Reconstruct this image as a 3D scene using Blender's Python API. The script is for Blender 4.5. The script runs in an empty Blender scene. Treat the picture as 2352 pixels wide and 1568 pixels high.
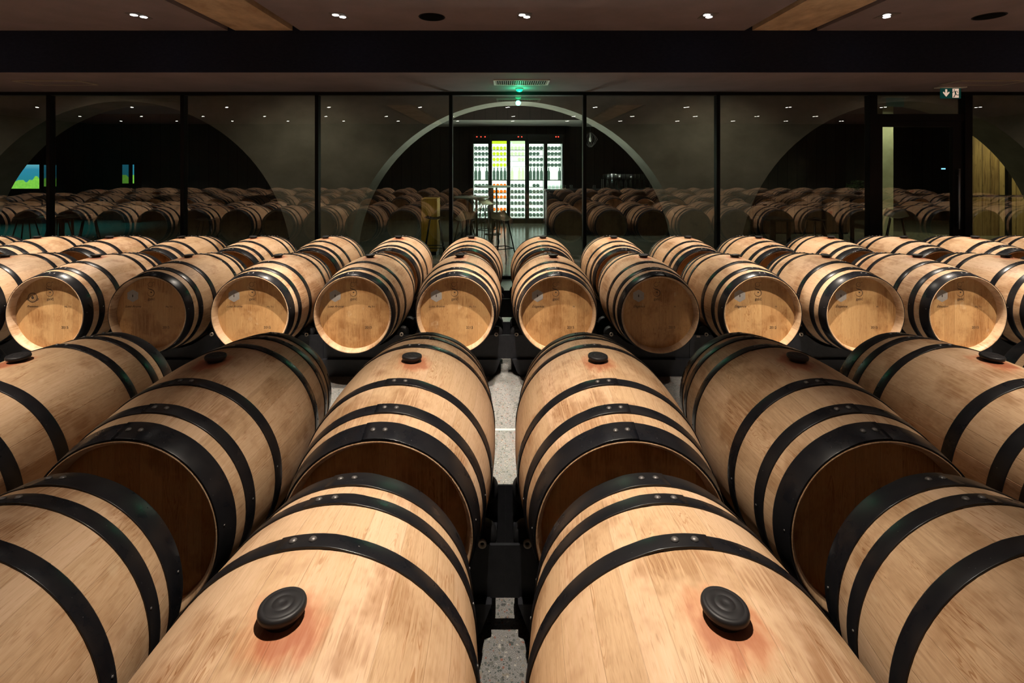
import bpy, bmesh, math, random
from mathutils import Vector, Matrix
PI = math.pi
SC = bpy.context.scene
COL = SC.collection

# ------------------------------------------------------------------ camera, world, exposure
F_PX, CX, CY = 1130.0, 1166.0, 380.0          # focal length and vanishing point of the frontal view, in photo pixels
CAM_Z = 1.70
cam_d = bpy.data.cameras.new('camera')
cam = bpy.data.objects.new('camera', cam_d)
COL.objects.link(cam)
cam.location = (0, 0, CAM_Z)
cam.rotation_euler = (PI / 2, 0, 0)
cam_d.sensor_width = 36.0
cam_d.sensor_fit = 'HORIZONTAL'
cam_d.lens = F_PX * 36.0 / 2352
cam_d.shift_x = (1176 - CX) / 2352
cam_d.shift_y = (CY - 784) / 2352
cam_d.clip_start = 0.02
cam_d.clip_end = 100
SC.camera = cam
world = bpy.data.worlds.new('world')
SC.world = world
world.use_nodes = True
bg = world.node_tree.nodes['Background']
bg.inputs[0].default_value = (0.75, 0.8, 1.0, 1)
bg.inputs[1].default_value = 0.0
SC.view_settings.view_transform = 'Standard'
SC.view_settings.look = 'None'
SC.view_settings.gamma = 1
SC.view_settings.use_curve_mapping = False
SC.view_settings.exposure = 0.0
SC.cycles.use_denoising = True
SC.cycles.use_light_tree = True
SC.cycles.max_bounces = 8
SC.cycles.adaptive_threshold = 0.02
SC.cycles.diffuse_bounces = 4
SC.cycles.transparent_max_bounces = 16
SC.cycles.sample_clamp_indirect = 4.0
SC.cycles.caustics_reflective = False
SC.cycles.caustics_refractive = False

# ceiling spotlights: (x positions), rows in depth, watts
WARM = (1.0, 0.88, 0.74)
LAMP_X = [-13.9, -11.9, -9.9, -7.9, -5.9, -3.94, -1.80, 0.18, 2.14, 4.05, 6.1, 8.1, 10.0, 12.0, 14.0]
Z_HI, Z_LO = 3.30, 2.80                        # main ceiling, lower soffit along the glass
Y_EDGE, Y_GLASS = 5.836, 7.40
# depth of each row, watts, beam angle, blend, tilt of the beam away from the camera, lamp positions
AISLE_X = [-13.6, -11.7, -9.6, -7.6, -5.7, -3.75, -1.60, -0.05, 2.20, 3.65, 5.7, 7.6, 9.7, 11.6, 13.6]
NEAR_X = [-12.9, -10.3, -7.7, -4.9, -2.40, 0.0, 2.40, 4.9, 7.7, 10.3, 12.9]
ROWS_LAMP = [(5.256, 420, 72, 0.8, -0.10, LAMP_X), (3.10, 950, 40, 0.9, 0.02, AISLE_X), (2.55, 400, 36, 0.6, 0.32, AISLE_X),
             (1.30, 470, 60, 1.0, 0.0, NEAR_X), (-1.2, 260, 66, 0.8, 0.0, LAMP_X), (-2.9, 260, 66, 0.8, 0.0, LAMP_X)]

def P(px, py, d):
    """world point seen at photo pixel (px, py) at depth d"""
    return ((px - CX) * d / F_PX, d, CAM_Z - (py - CY) * d / F_PX)

# ------------------------------------------------------------------ node helpers
def new_mat(name):
    m = bpy.data.materials.new(name)
    m.use_nodes = True
    nt = m.node_tree
    return m, nt, nt.nodes['Principled BSDF']

def plain(name, col, rough=0.5, metal=0.0, emit=None, es=0.0, spec=None, coat=0.0):
    m, nt, b = new_mat(name)
    b.inputs['Base Color'].default_value = (*col, 1)
    b.inputs['Roughness'].default_value = rough
    b.inputs['Metallic'].default_value = metal
    if spec is not None:
        b.inputs['Specular IOR Level'].default_value = spec
    if coat:
        b.inputs['Coat Weight'].default_value = coat
    if emit:
        b.inputs['Emission Color'].default_value = (*emit, 1)
        b.inputs['Emission Strength'].default_value = es
    return m

class NT:
    def __init__(s, nt):
        s.nt = nt
    def n(s, t, **kw):
        x = s.nt.nodes.new(t)
        for k, v in kw.items():
            setattr(x, k, v)
        return x
    def put(s, sock, v):
        if isinstance(v, bpy.types.NodeSocket):
            s.nt.links.new(v, sock)
        elif isinstance(v, (tuple, list)) and len(v) == 3 and sock.type == 'RGBA':
            sock.default_value = (*v, 1)
        else:
            sock.default_value = v
    def math(s, op, a, b=0.0, c=0.0, clamp=False):
        x = s.n('ShaderNodeMath', operation=op, use_clamp=clamp)
        for i, v in enumerate((a, b, c)):
            s.put(x.inputs[i], v)
        return x.outputs[0]
    def comb(s, a, b, c):
        x = s.n('ShaderNodeCombineXYZ')
        for i, v in enumerate((a, b, c)):
            s.put(x.inputs[i], v)
        return x.outputs[0]
    def noise(s, vec, scale=1.0, detail=2.0, rough=0.5, dist=0.0):
        x = s.n('ShaderNodeTexNoise')
        s.put(x.inputs['Vector'], vec)
        x.inputs['Scale'].default_value = scale
        x.inputs['Detail'].default_value = detail
        x.inputs['Roughness'].default_value = rough
        x.inputs['Distortion'].default_value = dist
        return x.outputs['Fac']
    def voro(s, vec, scale, rnd=1.0, feature='F1'):
        x = s.n('ShaderNodeTexVoronoi', feature=feature)
        s.put(x.inputs['Vector'], vec)
        x.inputs['Scale'].default_value = scale
        x.inputs['Randomness'].default_value = rnd
        return x
    def ramp(s, fac, stops, interp='LINEAR'):
        x = s.n('ShaderNodeValToRGB')
        x.color_ramp.interpolation = interp
        els = x.color_ramp.elements
        while len(els) < len(stops):
            els.new(0.5)
        for e, (p, c) in zip(els, stops):
            e.position = p
            e.color = (*c, 1) if len(c) == 3 else c
        s.put(x.inputs[0], fac)
        return x.outputs[0]
    def step(s, v, a, b):
        x = s.n('ShaderNodeMapRange', interpolation_type='SMOOTHSTEP')
        s.put(x.inputs[0], v)
        x.inputs[1].default_value = a
        x.inputs[2].default_value = b
        return x.outputs[0]
    def mix(s, fac, a, b, mode='MIX'):
        x = s.n('ShaderNodeMix', data_type='RGBA', blend_type=mode)
        s.put(x.inputs[0], fac)
        s.put(x.inputs[6], a)
        s.put(x.inputs[7], b)
        return x.outputs[2]
    def white(s, v):
        x = s.n('ShaderNodeTexWhiteNoise', noise_dimensions='1D')
        s.put(x.inputs['W'], v)
        return x.outputs['Value']
    def attr(s, name):
        return s.n('ShaderNodeAttribute', attribute_name=name).outputs['Fac']
    def objxyz(s):
        t = s.n('ShaderNodeTexCoord')
        x = s.n('ShaderNodeSeparateXYZ')
        s.nt.links.new(t.outputs['Object'], x.inputs[0])
        return t.outputs['Object'], x.outputs
    def rnd(s):
        return s.n('ShaderNodeObjectInfo').outputs['Random']
    def bump(s, h, strength, dist, bsdf):
        x = s.n('ShaderNodeBump')
        x.inputs['Strength'].default_value = strength
        x.inputs['Distance'].default_value = dist
        s.put(x.inputs['Height'], h)
        s.nt.links.new(x.outputs[0], bsdf.inputs['Normal'])

# ------------------------------------------------------------------ materials
def mat_oak(name, head=False):
    m, nt, b = new_mat(name)
    g = NT(nt)
    vec, xyz = g.objxyz()
    X, Y, Z = xyz
    rnd = g.rnd()
    tone = g.attr('tone')
    seam = g.attr('seam')
    h = g.white(g.math('ADD', g.math('MULTIPLY', tone, 91.7), g.math('MULTIPLY', rnd, 57.3)))
    h2 = g.math('MULTIPLY', h, 43.0)
    if head:
        across, along = X, Z
    else:
        across = g.math('MULTIPLY', g.math('ARCTAN2', X, Z), 0.335)
        along = Y
    seed = g.math('ADD', h2, g.math('MULTIPLY', rnd, 17.0))
    fib = g.noise(g.comb(g.math('MULTIPLY', across, 150.0), g.math('MULTIPLY', along, 7.0), seed), 1.0, 3.0, 0.6, 0.4)
    cath = g.noise(g.comb(g.math('MULTIPLY', across, 34.0), g.math('MULTIPLY', along, 3.2), seed), 1.0, 2.0, 0.5, 1.8)
    rings = g.math('ABSOLUTE', g.math('SINE', g.math('MULTIPLY', cath, 42.0)))
    pores = g.noise(g.comb(g.math('MULTIPLY', across, 420.0), g.math('MULTIPLY', along, 28.0), seed), 1.0, 1.0)
    patch = g.noise(g.comb(g.math('MULTIPLY', across, 5.0), g.math('MULTIPLY', along, 4.5), g.math('MULTIPLY', rnd, 31.0)), 1.0, 4.0, 0.62)
    if head:
        lo, mi, hi = (0.33, 0.165, 0.062), (0.54, 0.295, 0.118), (0.66, 0.40, 0.175)
    else:
        lo, mi, hi = (0.33, 0.195, 0.098), (0.54, 0.355, 0.205), (0.665, 0.455, 0.300)
    streak = g.noise(g.comb(g.math('MULTIPLY', across, 62.0), g.math('MULTIPLY', along, 1.6), g.math('ADD', seed, 3.0)), 1.0, 4.0, 0.7, 0.6)
    f = g.math('ADD', g.math('MULTIPLY', h, 0.22),
               g.math('ADD', g.math('MULTIPLY', fib, 0.42), g.math('ADD', g.math('MULTIPLY', rings, 0.07), g.math('ADD', g.math('MULTIPLY', rnd, 0.14), g.math('MULTIPLY', streak, 0.16)))))
    c = g.ramp(f, [(0.20, lo), (0.46, mi), (0.74, hi)])
    # brown heart grain that shows in some staves only
    heart = g.math('MULTIPLY', g.step(g.math('SINE', g.math('MULTIPLY', cath, 60.0)), 0.35, 0.95), g.step(g.noise(g.comb(g.math('MULTIPLY', across, 9.0), g.math('MULTIPLY', along, 3.0), g.math('ADD', seed, 11.0)), 1.0, 3.0, 0.6), 0.50, 0.62))
    c = g.mix(g.math('MULTIPLY', g.math('MULTIPLY', heart, g.step(fib, 0.25, 0.65)), 0.75), c, g.mix(1.0, c, (0.58, 0.40, 0.24), 'MULTIPLY'))
    # dark open pores of the oak
    c = g.mix(g.math('MULTIPLY', g.step(pores, 0.60, 0.74), 0.40), c, g.mix(1.0, c, (0.52, 0.40, 0.28), 'MULTIPLY'))
    # handling stains on the wood
    st = g.math('MULTIPLY', g.step(patch, 0.46, 0.64), g.step(fib, 0.28, 0.60))
    c = g.mix(g.math('MULTIPLY', st, 0.85), c, g.mix(1.0, c, (0.52, 0.39, 0.28), 'MULTIPLY'))
    pale = g.step(g.noise(g.comb(g.math('MULTIPLY', across, 11.0), g.math('MULTIPLY', along, 9.0), g.math('ADD', seed, 5.0)), 1.0, 3.0, 0.6), 0.66, 0.76)
    c = g.mix(g.math('MULTIPLY', pale, 0.35), c, (0.72, 0.55, 0.36))
    if not head:
        # wine spilled round the bung
        wob = g.math('MULTIPLY', g.math('SUBTRACT', g.noise(g.comb(g.math('MULTIPLY', across, 30.0), g.math('MULTIPLY', along, 14.0), g.math('MULTIPLY', rnd, 9.0)), 1.0, 3.0), 0.5), 0.09)
        dx = g.math('SUBTRACT', across, g.math('MULTIPLY', g.math('SUBTRACT', rnd, 0.5), 0.03))
        dy = g.math('MULTIPLY', g.math('ADD', Y, 0.014), 0.80)
        r = g.math('ADD', g.math('SQRT', g.math('ADD', g.math('MULTIPLY', dx, dx), g.math('MULTIPLY', dy, dy))), wob)
        up = g.math('GREATER_THAN', Z, 0.05)
        amt = g.math('ADD', 0.45, g.math('MULTIPLY', g.white(g.math('MULTIPLY', rnd, 77.0)), 0.5))
        s = g.math('MULTIPLY', g.math('MULTIPLY', g.step(r, 0.080, 0.032), up), amt)
        c = g.mix(s, c, (0.48, 0.12, 0.035))
        s2 = g.math('MULTIPLY', g.math('MULTIPLY', g.step(r, 0.058, 0.034), up), g.math('MULTIPLY', amt, 0.6))
        c = g.mix(s2, c, (0.20, 0.05, 0.03))
        # purple-black drips and knocks
        dr = g.noise(g.comb(g.math('MULTIPLY', across, 26.0), g.math('MULTIPLY', along, 9.0), g.math('MULTIPLY', rnd, 71.0)), 1.0, 4.0, 0.7)
        c = g.mix(g.math('MULTIPLY', g.step(dr, 0.72, 0.80), 0.55), c, (0.14, 0.085, 0.065))
    c = g.mix(g.math('MULTIPLY', seam, 0.30 if not head else 0.40), c, (0.20, 0.115, 0.055))
    nt.links.new(c, b.inputs['Base Color'])
    b.inputs['Roughness'].default_value = 0.52
    b.inputs['Specular IOR Level'].default_value = 0.35
    g.bump(g.math('ADD', g.math('MULTIPLY', fib, 0.5), g.math('MULTIPLY', seam, -1.6)), 0.25, 0.002, b)
    return m

def mat_hoop():
    m, nt, b = new_mat('black_hoop_steel')
    g = NT(nt)
    vec, xyz = g.objxyz()
    n = g.noise(vec, 9.0, 4.0, 0.6)
    fl = g.noise(vec, 160.0, 2.0, 0.5)
    c = g.ramp(n, [(0.3, (0.006, 0.0065, 0.009)), (0.7, (0.015, 0.014, 0.0145))])
    c = g.mix(g.step(fl, 0.74, 0.78), c, (0.16, 0.15, 0.14))
    nt.links.new(c, b.inputs['Base Color'])
    nt.links.new(g.ramp(n, [(0.3, (0.24,) * 3), (0.7, (0.38,) * 3)]), b.inputs['Roughness'])
    b.inputs['Metallic'].default_value = 0.0
    b.inputs['Specular IOR Level'].default_value = 0.30
    return m

def mat_terrazzo():
    m, nt, b = new_mat('ground_terrazzo')
    g = NT(nt)
    vec, xyz = g.objxyz()
    warp = g.n('ShaderNodeVectorMath', operation='ADD')
    nz = g.n('ShaderNodeTexNoise')
    nz.inputs['Scale'].default_value = 60
    g.put(nz.inputs['Vector'], vec)
    sc = g.n('ShaderNodeVectorMath', operation='SCALE')
    sc.inputs['Scale'].default_value = 0.012
    nt.links.new(nz.outputs['Color'], sc.inputs[0])
    nt.links.new(vec, warp.inputs[0])
    nt.links.new(sc.outputs[0], warp.inputs[1])
    wv = warp.outputs[0]
    fine = g.noise(vec, 420.0, 3.0, 0.7)
    c = g.ramp(fine, [(0.30, (0.08, 0.079, 0.077)), (0.52, (0.165, 0.163, 0.158)), (0.68, (0.46, 0.45, 0.44))])
    for scale, thr, share in ((58.0, 0.42, 0.55), (110.0, 0.45, 0.72)):
        v = g.voro(wv, scale)
        sep = g.n('ShaderNodeSeparateColor')
        nt.links.new(v.outputs['Color'], sep.inputs[0])
        pick = g.math('LESS_THAN', sep.outputs[0], share)
        inside = g.math('LESS_THAN', v.outputs['Distance'], g.math('MULTIPLY', thr, g.math('ADD', 0.45, g.math('MULTIPLY', sep.outputs[1], 0.75))))
        pc = g.ramp(sep.outputs[2], [(0.0, (0.055, 0.060, 0.058)), (0.28, (0.11, 0.11, 0.10)), (0.45, (0.19, 0.17, 0.14)),
                                     (0.62, (0.06, 0.075, 0.07)), (0.78, (0.20, 0.085, 0.06)), (0.88, (0.34, 0.32, 0.28)), (1.0, (0.05, 0.05, 0.055))], 'CONSTANT')
        c = g.mix(g.math('MULTIPLY', pick, inside), c, pc)
    nt.links.new(c, b.inputs['Base Color'])
    b.inputs['Roughness'].default_value = 0.30
    return m

def mat_noise(name, c1, c2, scale, rough=0.7, detail=4.0, stretch=(1, 1, 1), bump=0.0, spec=0.3):
    m, nt, b = new_mat(name)
    g = NT(nt)
    vec, xyz = g.objxyz()
    v = g.comb(*[g.math('MULTIPLY', xyz[i], stretch[i]) for i in range(3)])
    n = g.noise(v, scale, detail, 0.6)
    nt.links.new(g.ramp(n, [(0.32, c1), (0.68, c2)]), b.inputs['Base Color'])
    b.inputs['Roughness'].default_value = rough
    b.inputs['Specular IOR Level'].default_value = spec
    if bump:
        g.bump(n, bump, 0.01, b)
    return m

def mat_planks(name, cols, width, axis=0, rough=0.6, knots=True):
    m, nt, b = new_mat(name)
    g = NT(nt)
    vec, xyz = g.objxyz()
    A = xyz[axis]
    q = g.math('DIVIDE', A, width)
    fl = g.math('FLOOR', q)
    fr = g.math('FRACT', q)
    h = g.white(g.math('ADD', fl, 0.37))
    a2 = 2 if axis != 2 else 1
    n = g.noise(g.comb(g.math('MULTIPLY', A, 26.0), g.math('MULTIPLY', xyz[a2], 1.7), g.math('MULTIPLY', h, 50.0)), 1.0, 4.0, 0.6, 0.8)
    c = g.ramp(g.math('ADD', g.math('MULTIPLY', n, 0.7), g.math('MULTIPLY', h, 0.3)), [(0.25, cols[0]), (0.5, cols[1]), (0.75, cols[2])])
    if knots:
        k = g.noise(g.comb(g.math('MULTIPLY', A, 9.0), g.math('MULTIPLY', xyz[a2], 4.0), h), 1.0, 2.0)
        c = g.mix(g.math('MULTIPLY', g.step(k, 0.62, 0.75), 0.7), c, tuple(x * 0.35 for x in cols[0]))
    edge = g.math('LESS_THAN', g.math('MINIMUM', fr, g.math('SUBTRACT', 1.0, fr)), 0.03)
    c = g.mix(edge, c, tuple(x * 0.15 for x in cols[0]))
    nt.links.new(c, b.inputs['Base Color'])
    b.inputs['Roughness'].default_value = rough
    return m

def mat_glass(name, tint, ior):
    m = bpy.data.materials.new(name)
    m.use_nodes = True
    nt = m.node_tree
    nt.nodes.clear()
    out = nt.nodes.new('ShaderNodeOutputMaterial')
    mx = nt.nodes.new('ShaderNodeMixShader')
    tr = nt.nodes.new('ShaderNodeBsdfTransparent')
    gl = nt.nodes.new('ShaderNodeBsdfGlossy')
    fr = nt.nodes.new('ShaderNodeFresnel')
    fr.inputs['IOR'].default_value = ior
    tr.inputs[0].default_value = (*tint, 1)
    gl.inputs['Roughness'].default_value = 0.0
    gl.inputs['Color'].default_value = (1, 1, 1, 1)
    geo = nt.nodes.new('ShaderNodeNewGeometry')
    # both faces reflect alike from outside; the inner side of a face passes light straight on
    sub = nt.nodes.new('ShaderNodeMath')
    sub.operation = 'SUBTRACT'
    sub.inputs[0].default_value = 1.0
    mul = nt.nodes.new('ShaderNodeMath')
    mul.operation = 'MULTIPLY'
    nt.links.new(geo.outputs['Backfacing'], sub.inputs[1])
    nt.links.new(sub.outputs[0], mul.inputs[0])
    nt.links.new(fr.outputs[0], mul.inputs[1])
    nt.links.new(mul.outputs[0], mx.inputs[0])
    nt.links.new(tr.outputs[0], mx.inputs[1])
    nt.links.new(gl.outputs[0], mx.inputs[2])
    nt.links.new(mx.outputs[0], out.inputs[0])
    return m

M = {}
M['oak'] = mat_oak('oak_staves')
M['oak_head'] = mat_oak('oak_head_boards', True)
M['hoop'] = mat_hoop()
M['rivet'] = plain('zinc_rivet', (0.13, 0.12, 0.115), 0.42, 0.5)
M['bung'] = plain('black_silicone', (0.012, 0.011, 0.012), 0.50, spec=0.4)
M['rack'] = mat_noise('rack_black_steel', (0.008, 0.0085, 0.011), (0.014, 0.0145, 0.018), 30, 0.45, 3, spec=0.3)
M['rubber'] = plain('black_rubber', (0.006, 0.006, 0.007), 0.6, spec=0.3)
M['washer'] = plain('tan_washer', (0.50, 0.43, 0.34), 0.45, 0.3)
M['floor'] = mat_terrazzo()
M['floor_far'] = mat_noise('polished_concrete', (0.16, 0.165, 0.13), (0.24, 0.24, 0.19), 3.0, 0.16, 5, spec=0.6)
M['ceiling'] = mat_noise('brown_plaster', (0.19, 0.155, 0.176), (0.23, 0.185, 0.21), 2.2, 0.85)
M['beam_dark'] = mat_noise('black_acoustic', (0.007, 0.010, 0.026), (0.013, 0.018, 0.038), 18, 0.95, 5, (1, 1, 2.2))
M['wall'] = mat_noise('dark_cellar_wall', (0.05, 0.045, 0.04), (0.08, 0.07, 0.06), 2.0, 0.9)
M['arch'] = mat_noise('grey_concrete', (0.200, 0.185, 0.155), (0.300, 0.280, 0.240), 1.6, 0.85, 6, (1, 1, 1.3), 0.1)
M['board_concrete'] = mat_noise('board_marked_concrete', (0.38, 0.26, 0.17), (0.74, 0.55, 0.38), 2.6, 0.8, 7, (1.6, 1.0, 1.0), 0.1)
M['slot'] = plain('slot_black', (0.004, 0.004, 0.005), 0.9)
M['frame'] = plain('black_aluminium', (0.005, 0.005, 0.006), 0.45, 0.0, spec=0.2)
M['glass'] = mat_glass('window_glass', (0.93, 0.96, 0.92), 2.6)
M['clear'] = mat_glass('clear_glass', (0.90, 0.95, 0.92), 1.5)
M['steel_strip'] = plain('pale_metal_strip', (0.75, 0.74, 0.72), 0.3, 0.6)
M['ink'] = plain('burnt_brand_ink', (0.06, 0.036, 0.022), 0.7)
M['crest'] = plain('silver_foil_print', (0.48, 0.445, 0.41), 0.5)
M['crest_line'] = plain('crest_line_ink', (0.24, 0.205, 0.175), 0.6)
M['lamp_on'] = plain('lamp_lens', (0.9, 0.9, 0.9), 0.3, emit=(1.0, 0.93, 0.85), es=14)
M['trim_white'] = plain('white_trim', (0.82, 0.80, 0.76), 0.5)
M['trim_cream'] = plain('pale_frame', (0.42, 0.36, 0.30), 0.5)
M['speaker'] = plain('black_speaker_cloth', (0.004, 0.004, 0.004), 0.95, spec=0.1)
M['led_green'] = plain('green_led', (0.0, 0.2, 0.08), 0.4, emit=(0.0, 0.85, 0.30), es=2.5)
M['sign_green'] = plain('exit_green', (0.004, 0.075, 0.060), 0.4, emit=(0.002, 0.040, 0.034), es=0.5)
M['sign_white'] = plain('exit_pale', (0.85, 0.66, 0.52), 0.4, emit=(1.0, 0.70, 0.54), es=0.6)
M['bottle_dark'] = mat_glass('dark_bottle_glass', (0.26, 0.32, 0.29), 1.6)
M['bottle_yellow'] = mat_glass('yellow_bottle_glass', (0.78, 0.82, 0.16), 1.6)
M['bottle_pale'] = mat_glass('pale_green_bottle_glass', (0.82, 0.90, 0.70), 1.6)
M['bottle_amber'] = mat_glass('amber_bottle_glass', (0.90, 0.40, 0.05), 1.6)
M['fridge_light'] = plain('fridge_backlight', (0.9, 0.95, 0.92), 0.5, emit=(0.95, 1.0, 0.96), es=2.2)
M['fridge_black'] = plain('fridge_black', (0.010, 0.012, 0.012), 0.35)
M['red_led'] = plain('red_led', (0.3, 0, 0), 0.4, emit=(1.0, 0.05, 0.03), es=5)
M['table_top'] = plain('pale_table_top', (0.30, 0.34, 0.29), 0.25)
M['black_metal'] = plain('black_tube', (0.010, 0.010, 0.010), 0.35)
M['seat'] = plain('moulded_seat', (0.26, 0.25, 0.17), 0.3)
M['seat_dark'] = plain('dark_seat', (0.02, 0.02, 0.018), 0.4)
M['yellow'] = mat_planks('yellow_ribbed_board', ((0.30, 0.17, 0.015), (0.50, 0.30, 0.03), (0.62, 0.40, 0.05)), 0.035, 0, 0.5, False)
M['counter'] = plain('bar_black', (0.008, 0.008, 0.010), 0.35)
M['plank_wall'] = mat_planks('knotty_planks', ((0.13, 0.075, 0.030), (0.30, 0.210, 0.095), (0.43, 0.33, 0.165)), 0.205, 0)
M['brown_board'] = mat_planks('brown_boards', ((0.05, 0.022, 0.010), (0.085, 0.04, 0.018), (0.12, 0.062, 0.03)), 0.16, 0, 0.5, False)
M['leaf'] = mat_noise('leaf_green', (0.03, 0.07, 0.02), (0.07, 0.13, 0.04), 20, 0.5)
M['wall_far'] = mat_planks('dark_panelling', ((0.020, 0.017, 0.014), (0.030, 0.026, 0.021), (0.040, 0.034, 0.028)), 0.3, 0, 0.6, False)
M['column'] = mat_noise('pale_plaster', (0.36, 0.37, 0.25), (0.44, 0.45, 0.32), 4, 0.8)
M['screen_cyan'] = plain('cyan_display', (0, 0, 0), 0.3, emit=(0.25, 0.65, 1.0), es=2.0)

def mat_picture(name, es):
    m, nt, b = new_mat(name)
    g = NT(nt)
    vec, xyz = g.objxyz()
    X, Y, Z = xyz
    hill = g.math('ADD', -0.10, g.math('MULTIPLY', g.noise(g.comb(g.math('MULTIPLY', X, 4.0), 0.0, 0.0), 1.0, 1.0), 0.70))
    isg = g.step(g.math('SUBTRACT', Z, hill), 0.012, -0.012)
    sky = g.ramp(g.math('DIVIDE', Z, 0.7), [(0.0, (0.02, 0.22, 0.25)), (0.8, (0.03, 0.25, 0.40)), (1.0, (0.12, 0.42, 0.55))])
    gr = g.mix(g.noise(vec, 14.0, 3.0), (0.10, 0.42, 0.04), (0.34, 0.80, 0.10))
    c = g.mix(isg, sky, gr)
    nt.links.new(c, b.inputs['Emission Color'])
    b.inputs['Emission Strength'].default_value = es
    b.inputs['Base Color'].default_value = (0.02, 0.03, 0.03, 1)
    return m
M['picture'] = mat_picture('backlit_landscape', 1.2)
M['picture_dim'] = mat_picture('backlit_landscape_dim', 0.35)

# ------------------------------------------------------------------ object helpers
def link(o, parent=None):
    COL.objects.link(o)
    if parent is not None:
        o.parent = parent
    return o

def tag(o, label=None, cat=None, group=None, kind=None):
    if label:
        o['label'] = label
    if cat:
        o['category'] = cat
    if group:
        o['group'] = group
    if kind:
        o['kind'] = kind
    return o

def thing(name, loc, label, cat, group=None, rz=0.0):
    o = bpy.data.objects.new(name, None)
    o.empty_display_size = 0.1
    o.location = loc
    o.rotation_euler = (0, 0, rz)
    return tag(link(o), label, cat, group)

class MB:
    """collects shapes for one mesh"""
    def __init__(s):
        s.bm = bmesh.new()
        s.mi = 0
    def _f(s, faces):
        for f in faces:
            f.material_index = s.mi
    def box(s, x0, y0, z0, x1, y1, z1, bev=0.0):
        r = bmesh.ops.create_cube(s.bm, size=1.0)
        vs = r['verts']
        for v in vs:
            v.co = Vector(((x0 + x1) / 2 + v.co.x * (x1 - x0), (y0 + y1) / 2 + v.co.y * (y1 - y0), (z0 + z1) / 2 + v.co.z * (z1 - z0)))
        fs = {f for v in vs for f in v.link_faces}
        s._f(fs)
        if bev:
            es = {e for v in vs for e in v.link_edges}
            r = bmesh.ops.bevel(s.bm, geom=list(es), offset=bev, segments=2, affect='EDGES')
            s._f(r['faces'])
        return s
    def quad(s, *pts):
        f = s.bm.faces.new([s.bm.verts.new(p) for p in pts])
        f.material_index = s.mi
        return f
    def prism(s, pts, y0, y1):
        """polygon in x,z (counter-clockwise seen from -y) between two depths"""
        a = [s.bm.verts.new((x, y0, z)) for x, z in pts]
        b = [s.bm.verts.new((x, y1, z)) for x, z in pts]
        s._f([s.bm.faces.new(a), s.bm.faces.new(b[::-1])])
        n = len(pts)
        for i in range(n):
            s._f([s.bm.faces.new((a[(i + 1) % n], a[i], b[i], b[(i + 1) % n]))])
        return s
    def lathe(s, prof, seg=24, mat=None, cap=True):
        """profile of (r, z) turned about z"""
        rings = []
        for r, z in prof:
            rings.append([s.bm.verts.new((r * math.cos(2 * PI * i / seg), r * math.sin(2 * PI * i / seg), z)) for i in range(seg)])
        fs = []
        for a, b in zip(rings, rings[1:]):
            for i in range(seg):
                fs.append(s.bm.faces.new((a[i], a[(i + 1) % seg], b[(i + 1) % seg], b[i])))
        if cap:
            fs.append(s.bm.faces.new(rings[0][::-1]))
            fs.append(s.bm.faces.new(rings[-1]))
        for f in fs:
            f.smooth = True
        s._f(fs)
        if mat is not None:
            for ring in rings:
                for v in ring:
                    v.co = mat @ v.co
        return s
    def tube(s, pts, r, seg=8):
        pts = [Vector(p) for p in pts]
        rings = []
        for i, p in enumerate(pts):
            t = (pts[min(i + 1, len(pts) - 1)] - pts[max(i - 1, 0)]).normalized()
            up = Vector((0, 0, 1)) if abs(t.z) < 0.9 else Vector((1, 0, 0))
            a = t.cross(up).normalized()
            b = t.cross(a)
            rr = r[i] if isinstance(r, (list, tuple)) else r
            rings.append([s.bm.verts.new(p + rr * (math.cos(2 * PI * k / seg) * a + math.sin(2 * PI * k / seg) * b)) for k in range(seg)])
        fs = []
        for a, b in zip(rings, rings[1:]):
            for k in range(seg):
                fs.append(s.bm.faces.new((a[k], a[(k + 1) % seg], b[(k + 1) % seg], b[k])))
        fs.append(s.bm.faces.new(rings[0][::-1]))
        fs.append(s.bm.faces.new(rings[-1]))
        for f in fs:
            f.smooth = True
        s._f(fs)
        return s
    def mesh(s, name, mats):
        bmesh.ops.recalc_face_normals(s.bm, faces=s.bm.faces)
        me = bpy.data.meshes.new(name)
        s.bm.to_mesh(me)
        s.bm.free()
        for m in (mats if isinstance(mats, (list, tuple)) else [mats]):
            me.materials.append(M[m] if isinstance(m, str) else m)
        return me
    def build(s, name, mats, parent=None, loc=None):
        o = bpy.data.objects.new(name, s.mesh(name, mats))
        if loc is not None:
            o.location = loc
        return link(o, parent)

def put(name, me, parent=None, loc=(0, 0, 0), rot=(0, 0, 0)):
    o = bpy.data.objects.new(name, me)
    o.location = loc
    o.rotation_euler = rot
    return link(o, parent)

def struct(o, label=None):
    o['kind'] = 'structure'
    if label:
        o['label'] = label
    return o

def copy_tree(o, parent=None):
    c = o.copy()
    COL.objects.link(c)
    if parent is not None:
        c.parent = parent
    for ch in list(o.children):
        copy_tree(ch, c)
    return c

# ------------------------------------------------------------------ room shell
XL, XR, YB, YF = -16.0, 16.0, -4.2, 15.3
b = MB(); b.box(XL, YB, -0.12, XR, Y_GLASS, 0.0)
struct(b.build('floor', 'floor'), 'pale grey terrazzo floor with dark pebbles under the barrel rows')
b = MB(); b.box(XL, Y_GLASS, -0.12, XR, YF, 0.0)
struct(b.build('floor_restaurant', 'floor_far'), 'polished greenish concrete floor beyond the glass wall')
b = MB(); b.box(XL, 3.155, 0.0, XR, 3.180, 0.0015)
struct(b.build('trim_1', 'steel_strip'), 'thin pale metal joint strip across the floor')
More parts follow.
